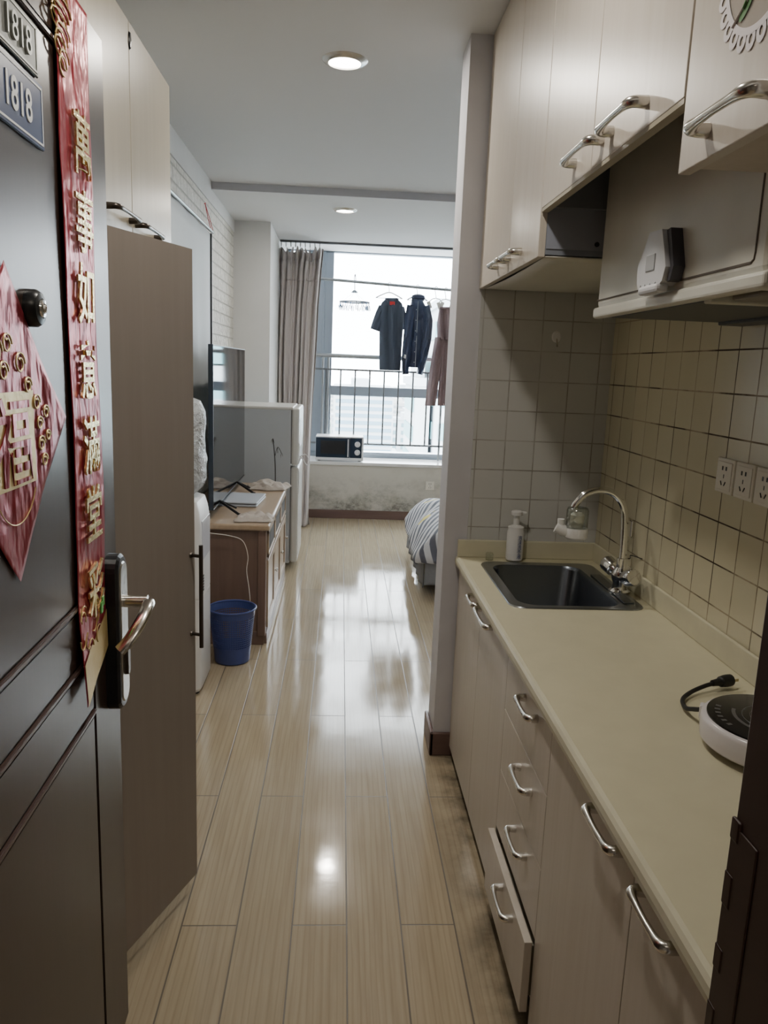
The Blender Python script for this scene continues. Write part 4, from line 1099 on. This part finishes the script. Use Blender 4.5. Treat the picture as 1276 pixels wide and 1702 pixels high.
# ------------------------------------------------------------------ television cabinet
TY0, TY1, TXF, TZ = 3.945, 5.34, -.365, .665
tc = thing('television_cabinet', 'low brown wooden television cabinet with a honey coloured top', 'cabinet', (-.6, 4.64, 0))
build('carcass', MB().box(-.845, TXF-.025, TY0+.015, TY1-.015, .07, .635, .004), M['tvwood'], tc)
for a in (TY0+.004, TY1-.045): build('corner_post', MB().box(TXF-.05, TXF-.006, a, a+.041, .05, .635, .004), M['tvwood'], tc)
build('tabletop', MB().box(-.85, TXF+.012, TY0-.012, TY1+.01, .632, TZ, .010, 3), M['tvtop'], tc)
build('base', MB().box(-.845, TXF-.015, TY0+.01, TY1-.01, 0, .075, .003).box(-.845, TXF+.0, TY0+.03, TY1-.01, .0, .06, .003), M['tvwood'], tc)
for i in range(3):
    a = TY0+.055+i*.428; b_ = a+.42
    d = build('door', MB().box(TXF-.026, TXF-.004, a, b_, .085, .46, .003).box(TXF-.008, TXF+.004, a, a+.05, .085, .46, .002).box(TXF-.008, TXF+.004, b_-.05, b_, .085, .46, .002).box(TXF-.008, TXF+.004, a+.05, b_-.05, .085, .13, .002).box(TXF-.008, TXF+.004, a+.05, b_-.05, .415, .46, .002), M['tvfront'], tc)
    build('knob', MB().lathe([(.006, 0), (.006, .008), (.011, .012), (.009, .018), (0, .02)], (TXF+.004, b_-.025, .30), 16, axis=(1, 0, 0)), M['handle'], d)
    dw = build('drawer', MB().box(TXF-.026, TXF-.004, a, b_, .475, .622, .003).box(TXF-.006, TXF+.004, a, b_, .475, .495, .002).box(TXF-.006, TXF+.004, a, b_, .602, .622, .002).box(TXF-.006, TXF+.004, a, a+.03, .475, .622, .002).box(TXF-.006, TXF+.004, b_-.03, b_, .475, .622, .002), M['tvfront'], tc)
    build('inset_panel', MB().box(TXF-.005, TXF-.002, a+.03, b_-.03, .495, .602), M['plinth'], dw)
build('white_cable', MB().tube(smoothpath([(-.70, TY0-.016, .63), (-.66, TY0-.02, .618), (-.56, TY0-.02, .606), (-.49, TY0-.02, .58), (-.462, TY0-.02, .50), (-.468, TY0-.02, .42), (-.455, TY0-.02, .32), (-.45, TY0-.02, .22), (-.47, TY0-.02, .03), (-.49, TY0-.03, .004)]), .0022, 6), M['whitewarm'],
      label='thin white cable hanging down the side of the television cabinet', cat='cable')

# television
TVX = -.655
tv = thing('television', 'large thin flat television seen almost edge on, standing on the wooden cabinet', 'television', (TVX, 4.68, TZ))
build('panel', MB().box(TVX-.020, TVX-.002, 4.02, 5.33, .722, 1.573, .003).box(TVX-.05, TVX-.018, 4.15, 5.2, .74, 1.12, .012), M['black'], tv)
build('screen', MB().box(TVX-.0022, TVX, 4.024, 5.326, .728, 1.569), M['screen'], tv)
build('bezel', MB().box(TVX-.024, TVX+.0015, 4.014, 4.022, .718, 1.577, .002).box(TVX-.022, TVX+.0015, 4.02, 5.33, 1.570, 1.575, .001).box(TVX-.022, TVX+.0015, 4.02, 5.33, .718, .724, .001), mat('dark_slate_bezel', (.02, .03, .045), .3), tv)
for y in (4.25, 4.96):
    build('stand_leg', MB().tube([(TVX-.012, y, .735), (TVX+.115, y-.09, TZ+.008), (TVX+.125, y-.095, TZ+.007)], .0075, 8).tube([(TVX-.012, y, .735), (TVX-.12, y-.06, TZ+.008)], .0075, 8).tube([(TVX-.012, y, .735), (TVX+.075, y+.10, TZ+.008)], .006, 8), M['black'], tv)

def rag(name, label, cx, cy, lx, ly, seed, h=.03, mt='cloth_b', ang=0):
    def f(u, v):
        a = (u-.5)*lx*(1+.25*noise.noise(Vector((v*3, seed, 0)))); b_ = (v-.5)*ly*(1+.3*noise.noise(Vector((u*3, 0, seed))))
        x_ = cx+a*math.cos(ang)-b_*math.sin(ang); y_ = cy+a*math.sin(ang)+b_*math.cos(ang)
        e = min(1, 6*min(u, 1-u, v, 1-v))
        z = TZ+.004+e*h*(.35+abs(noise.noise(Vector((u*4+seed, v*5, seed))))*1.1)
        return (x_, y_, z)
    return build(name, MB().grid(f, 30, 30), M[mt], recalc=False, solid=.003, label=label, cat='cloth')
rag('rag', 'crumpled beige rag on the near front corner of the television cabinet', -.445, 4.08, .20, .20, 3.1, .032)
rag('rag', 'larger crumpled beige rag at the back of the television cabinet', -.47, 5.13, .26, .22, 8.7, .045)
lp_ = thing('folded_laptop', 'flat closed grey laptop lying on the television cabinet', 'laptop', (-.58, 4.52, TZ))
build('base', MB().box(-.71, -.46, 4.42, 4.76, TZ+.001, TZ+.014, .005, rot=Matrix.Rotation(-.06, 3, 'Z')), M['oldiron'], lp_)
build('lid', MB().box(-.71, -.46, 4.42, 4.76, TZ+.018, TZ+.028, .004, rot=Matrix.Rotation(-.06, 3, 'Z')), M['oldiron'], lp_)
build('hinge_gap', MB().box(-.70, -.468, 4.43, 4.75, TZ+.013, TZ+.019, rot=Matrix.Rotation(-.06, 3, 'Z')), M['black'], lp_)
tg = thing('dried_twig', 'thin dark dried plant stem standing near the far end of the cabinet top', 'plant', (-.43, 5.29, TZ))
tx, ty = -.437, 5.29
build('stem', MB().tube(smoothpath([(tx, ty, TZ), (tx-.002, ty, .78), (tx-.008, ty, .88), (tx-.020, ty, .985)]), .0035, 8).tube(smoothpath([(tx-.006, ty, .86), (tx+.012, ty, .925), (tx+.030, ty, .905), (tx+.038, ty, .885)]), .0022, 6).tube(smoothpath([(tx+.012, ty, .922), (tx+.014, ty, .885)]), .002, 6), M['twig'], tg)
lfm = MB()
for (px, pz, dx_, dz_) in ((-.020, .985, -.014, -.03), (-.020, .985, .010, -.035), (-.020, .985, -.004, -.04), (.038, .89, .012, -.03), (.038, .885, -.004, -.035)):
    lfm.tube([(tx+px, ty, pz), (tx+px+dx_*.5, ty, pz+dz_*.3), (tx+px+dx_, ty, pz+dz_)], [.001, .005, .001], 6, flat=.4)
build('withered_leaves', lfm, M['twig'], tg)
build('pot', MB().lathe([(0, 0), (.035, 0), (.045, .012), (.040, .016), (0, .016)], (tx, ty, TZ), 24), M['tvwood'], tg)

# ------------------------------------------------------------------ refrigerator
FY0, FY1, FZ = 5.54, 6.07, 1.19
fg = thing('refrigerator', 'white two-door refrigerator beyond the television cabinet', 'refrigerator', (-.6, 5.8, 0))
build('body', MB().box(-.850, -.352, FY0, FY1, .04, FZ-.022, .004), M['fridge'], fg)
build('top_cap', MB().box(-.850, -.335, FY0-.006, FY1+.006, FZ-.024, FZ, .010, 3), M['fridgedoor'], fg)
for a, b_, nm in ((.772, FZ-.006, 'freezer_door'), (.045, .760, 'fridge_door')):
    d = build(nm, MB().box(-.346, -.290, FY0-.004, FY1+.004, a, b_, .018, 3), M['fridgedoor'], fg)
    build('door_seal', MB().box(-.353, -.345, FY0+.006, FY1-.006, a+.01, b_-.01), mat('seal_grey', (.2, .2, .2), .7), d)
    build('grip', MB().box(-.302, -.287, FY0+.01, FY0+.03, b_-.20 if a < .5 else a+.01, b_-.03 if a < .5 else a+.16, .004), M['white'], d)
build('paper_note', MB().box(-.2895, -.2885, FY0+.06, FY0+.26, .90, 1.10), M['paint_w'], fg)
for x_ in (-.40, -.80):
    for y_ in (FY0+.04, FY1-.04): build('foot', MB().cyl((x_, y_, 0), (x_, y_, .045), .02), M['black'], fg)
build('white_cord_loop', MB().tube(smoothpath([(-.35, FY0-.008, .772), (-.30, FY0-.012, .782), (-.275, FY0+.0, .84), (-.24, FY0+.01, .85), (-.215, FY0+.02, .80), (-.235, FY0+.02, .775), (-.27, FY0+.0, .83), (-.288, FY0+.03, .835)]), .0035, 8), M['white'],
      label='white cord looped around the gap between the refrigerator doors', cat='cord')

# ------------------------------------------------------------------ bed
bd = thing('bed', 'bed with grey skirt standing behind the kitchen partition', 'bed', (1.5, 5.6, 0))
build('mattress', MB().box(.66, 2.55, 4.97, 6.17, .18, .385, .03, 3), M['white'], bd)
build('frame', MB().box(.67, 2.56, 4.98, 6.16, .12, .18, .004), M['plinth'], bd)
for x_, y_ in ((.70, 5.01), (.70, 6.13), (2.5, 4.98), (2.5, 6.13)):
    build('leg', MB().box(x_-.025, x_+.025, y_-.025, y_+.025, 0, .12, .003), M['plinth'], bd)
def skirt(u, v):
    return (.578+.012*math.sin(v*40)*(1-u), 4.91+1.28*v, .06+.20*u)
def skirt2(u, v):
    return (.585+1.4*v, 4.895+.010*math.sin(v*50)*(1-u), .08+.18*u)
sk_ = MB().grid(skirt, 10, 60).grid(skirt2, 10, 60)
build('bed_skirt', sk_, M['duvetplain'], bd, recalc=False, solid=.003)
def duv(u, v):
    # u: from foot overhang (left edge) to head ; v: near to far
    x_ = .515+.05*v+1.8*u; y_ = 4.875+1.33*v
    def hang(t, w): return max(0, 1-t/w)
    a = hang(u*1.9, .26); b_ = hang(v*1.42, .16); c_ = hang((1-v)*1.42, .2)
    z = .455-.215*max(a**1.6, b_**1.7, c_**1.8*.12)-.03*min(a, b_)
    z += .020*noise.noise(Vector((x_*5, y_*5, 1)))+.012*math.sin(x_*15+y_*9)*(.3+a)
    x_ += .045*(1-a)*0-.02*math.sin(PI*min(1, a))*1.2
    return (x_, y_, z)
build('striped_duvet', MB().grid(duv, 90, 70), M['duvet'], recalc=False, solid=.03, label='grey and white striped duvet draped over the end of the bed', cat='duvet')

# ------------------------------------------------------------------ the city outside (about 18 floors below)
G = -52
build('ground', MB().box(-400, 500, 60, 900, G-1, G), mat('hazy_ground', (.36, .39, .39), .9, var=.2, vscale=.05), kind=K)
def tower(name, label, x0, x1, y0, y1, zt, wallc, glassc, bw, storey, frac, zb=G):
    t = thing(name, label, 'building', ((x0+x1)/2, y0, zb))
    wm = mat('facade_'+str(len(bpy.data.materials)), wallc, .9, spec=.1)
    gm = mat('glazing_'+str(len(bpy.data.materials)), glassc, .5, spec=.2)
    build('wall', MB().box(x0, x1, y0, y1, zb, zt), wm, t)
    build('roof', MB().box(x0-.3, x1+.3, y0-.3, y1+.3, zt, zt+.8).box(x0+(x1-x0)*.3, x0+(x1-x0)*.6, y0+1, y1-1, zt+.8, zt+3), wm, t)
    z = zt-storey*.9; k = 0
    while z > zb+1 and k < 34:
        w = MB(); x = x0+bw*(1-frac)/2
        while x+bw*frac < x1+.01: w.box(x, x+bw*frac, y0-.15, y0+.05, z, z+storey*.52); x += bw
        if x0 > 0: w.box(x0-.15, x0+.05, y0+1.5, y1-1.5, z, z+storey*.52)
        build('window_row', w, gm, t); z -= storey; k += 1
    return t
W1 = (.42, .45, .47); T1 = (.16, .25, .28); T2 = (.2, .25, .29); W2 = (.44, .44, .43); W3 = (.38, .40, .42)
tower('apartment_tower', 'pale residential tower with teal glazing rising behind the brown trousers', 9.3, 22, 76, 92, 7.3, W1, (.15, .29, .31), 3.0, 3.3, .72, -30)
tower('apartment_tower', 'lower stepped tower with teal glazing just left of the taller one', 7.45, 8.9, 77, 90, -.3, W1, (.15, .29, .31), 1.7, 3.0, .80, -30)
tower('office_building', 'wide pale office block with dark horizontal window strips, left through the railing', -2.1, 15.7, 230, 260, -5.6, W1, (.18, .27, .34), 18, 2.1, .93, -34)
random.seed(11)
labs = ['low white house with flat roof directly above the microwave', 'cream house beside the foot of the wide office block', 'pale mid-rise house below the centre of the railing', 'white mid-rise block between the office block and the teal towers',
        'long pale house behind the nearest low roofs', 'narrow cream block in front of the office block', 'pale block in front of the distant towers', 'white block beside the lower teal tower',
        'small grey-white house before the trees', 'cream house under the left corner of the office block', 'low house at the foot of the lower teal tower', 'hazy distant block right of the office block', 'tall hazy distant block near the teal towers', 'hazy distant block left of the office block']
spots = [(-.006, 330, 22, 27), (.012, 365, 18, 22), (.034, 345, 14, 24), (.066, 330, 16, 31), (.045, 400, 30, 20), (.022, 295, 9, 24), (.056, 500, 20, 30), (.083, 430, 22, 30), (.055, 297, 10, 18), (-.012, 420, 18, 26), (.080, 360, 12, 16), (.062, 640, 30, 36), (.090, 600, 26, 44), (-.016, 560, 20, 36)]
for (xr, y_, w_2, hh), l in zip(spots, labs):
    x_ = xr*y_
    tower('city_building', l, x_, x_+w_2, y_, y_+14, G+hh, random.choice((W1, W2, W3)), random.choice((T1, T2, (.24, .26, .28))), random.uniform(2.6, 4.5), 3.2, random.choice((.45, .55, .9)))
tm = mat('hazy_foliage', (.20, .27, .24), .9, var=.3, vscale=.4)
tl = ['hazy tree clump left of the houses', 'hazy trees among the central roofs', 'hazy trees before the lower teal tower', 'hazy trees right of the office block', 'hazy trees in front of the tall distant block']
for (xr, y_, r_), l in zip(((.0, 480, 14), (.030, 445, 12), (.07, 390, 9), (.066, 565, 12), (.106, 545, 9)), tl):
    t = MB(); x_ = xr*y_
    for k in range(22):
        c_ = Vector((x_+random.uniform(-r_, r_), y_+random.uniform(-5, 5), G+random.uniform(3, 16)))
        bmb = bmesh.new(); bmesh.ops.create_icosphere(bmb, subdivisions=2, radius=random.uniform(3.5, 6))
        for v in bmb.verts: v.co = c_+v.co*(1+.25*noise.noise(v.co*.4+c_))
        t._merge(bmb)
    build('tree_clump', t, tm, label=l, cat='trees')

# groups of repeated things
GROUPS = {'wall_socket': None, 'downlight': 'recessed round ceiling lights', 'wall_cabinet': 'wall cabinets over the worktop', 'sink_cabinet': 'base cabinets under the worktop',
          'drawer_cabinet': 'base cabinets under the worktop', 'base_cabinet': 'base cabinets under the worktop', 'clothes_hanger': 'wire hangers on the drying pole',
          'trouser_hanger': 'clip hangers on the drying pole', 'number_plate': 'number plates on the entrance door', 'rag': 'beige rags on the television cabinet',
          'city_building': 'houses in the city below', 'apartment_tower': 'teal glazed towers outside', 'tree_clump': 'tree clumps in the city below'}
for o in list(bpy.data.objects):
    k = o.name.split('.')[0]
    if o.parent is None and k in GROUPS:
        g = GROUPS[k] or ('wall sockets on the beige tiles' if 'tiles' in o['label'] else None)
        if g: o['group'] = g

# ------------------------------------------------------------------ light
w = bpy.data.worlds.new('overcast_sky'); sc.world = w; w.use_nodes = True
bg = w.node_tree.nodes['Background']; bg.inputs[0].default_value = (.93, .97, 1.0, 1); bg.inputs[1].default_value = 9.5
lc = bpy.data.lights.new('corridor_lamp', 'AREA'); lc.size = .6; lc.energy = 5; lc.color = (1, .88, .72)
lo = bpy.data.objects.new('corridor_lamp', lc); COL.objects.link(lo); lo.location = (.3, -.5, 2.58)
sc.view_settings.view_transform = 'AgX'
sc.view_settings.look = 'None'
sc.view_settings.exposure = .88
sc.view_settings.gamma = 1.0
sc.cycles.use_denoising = True
sc.cycles.max_bounces = 10
sc.cycles.diffuse_bounces = 6
sc.cycles.sample_clamp_indirect = 6
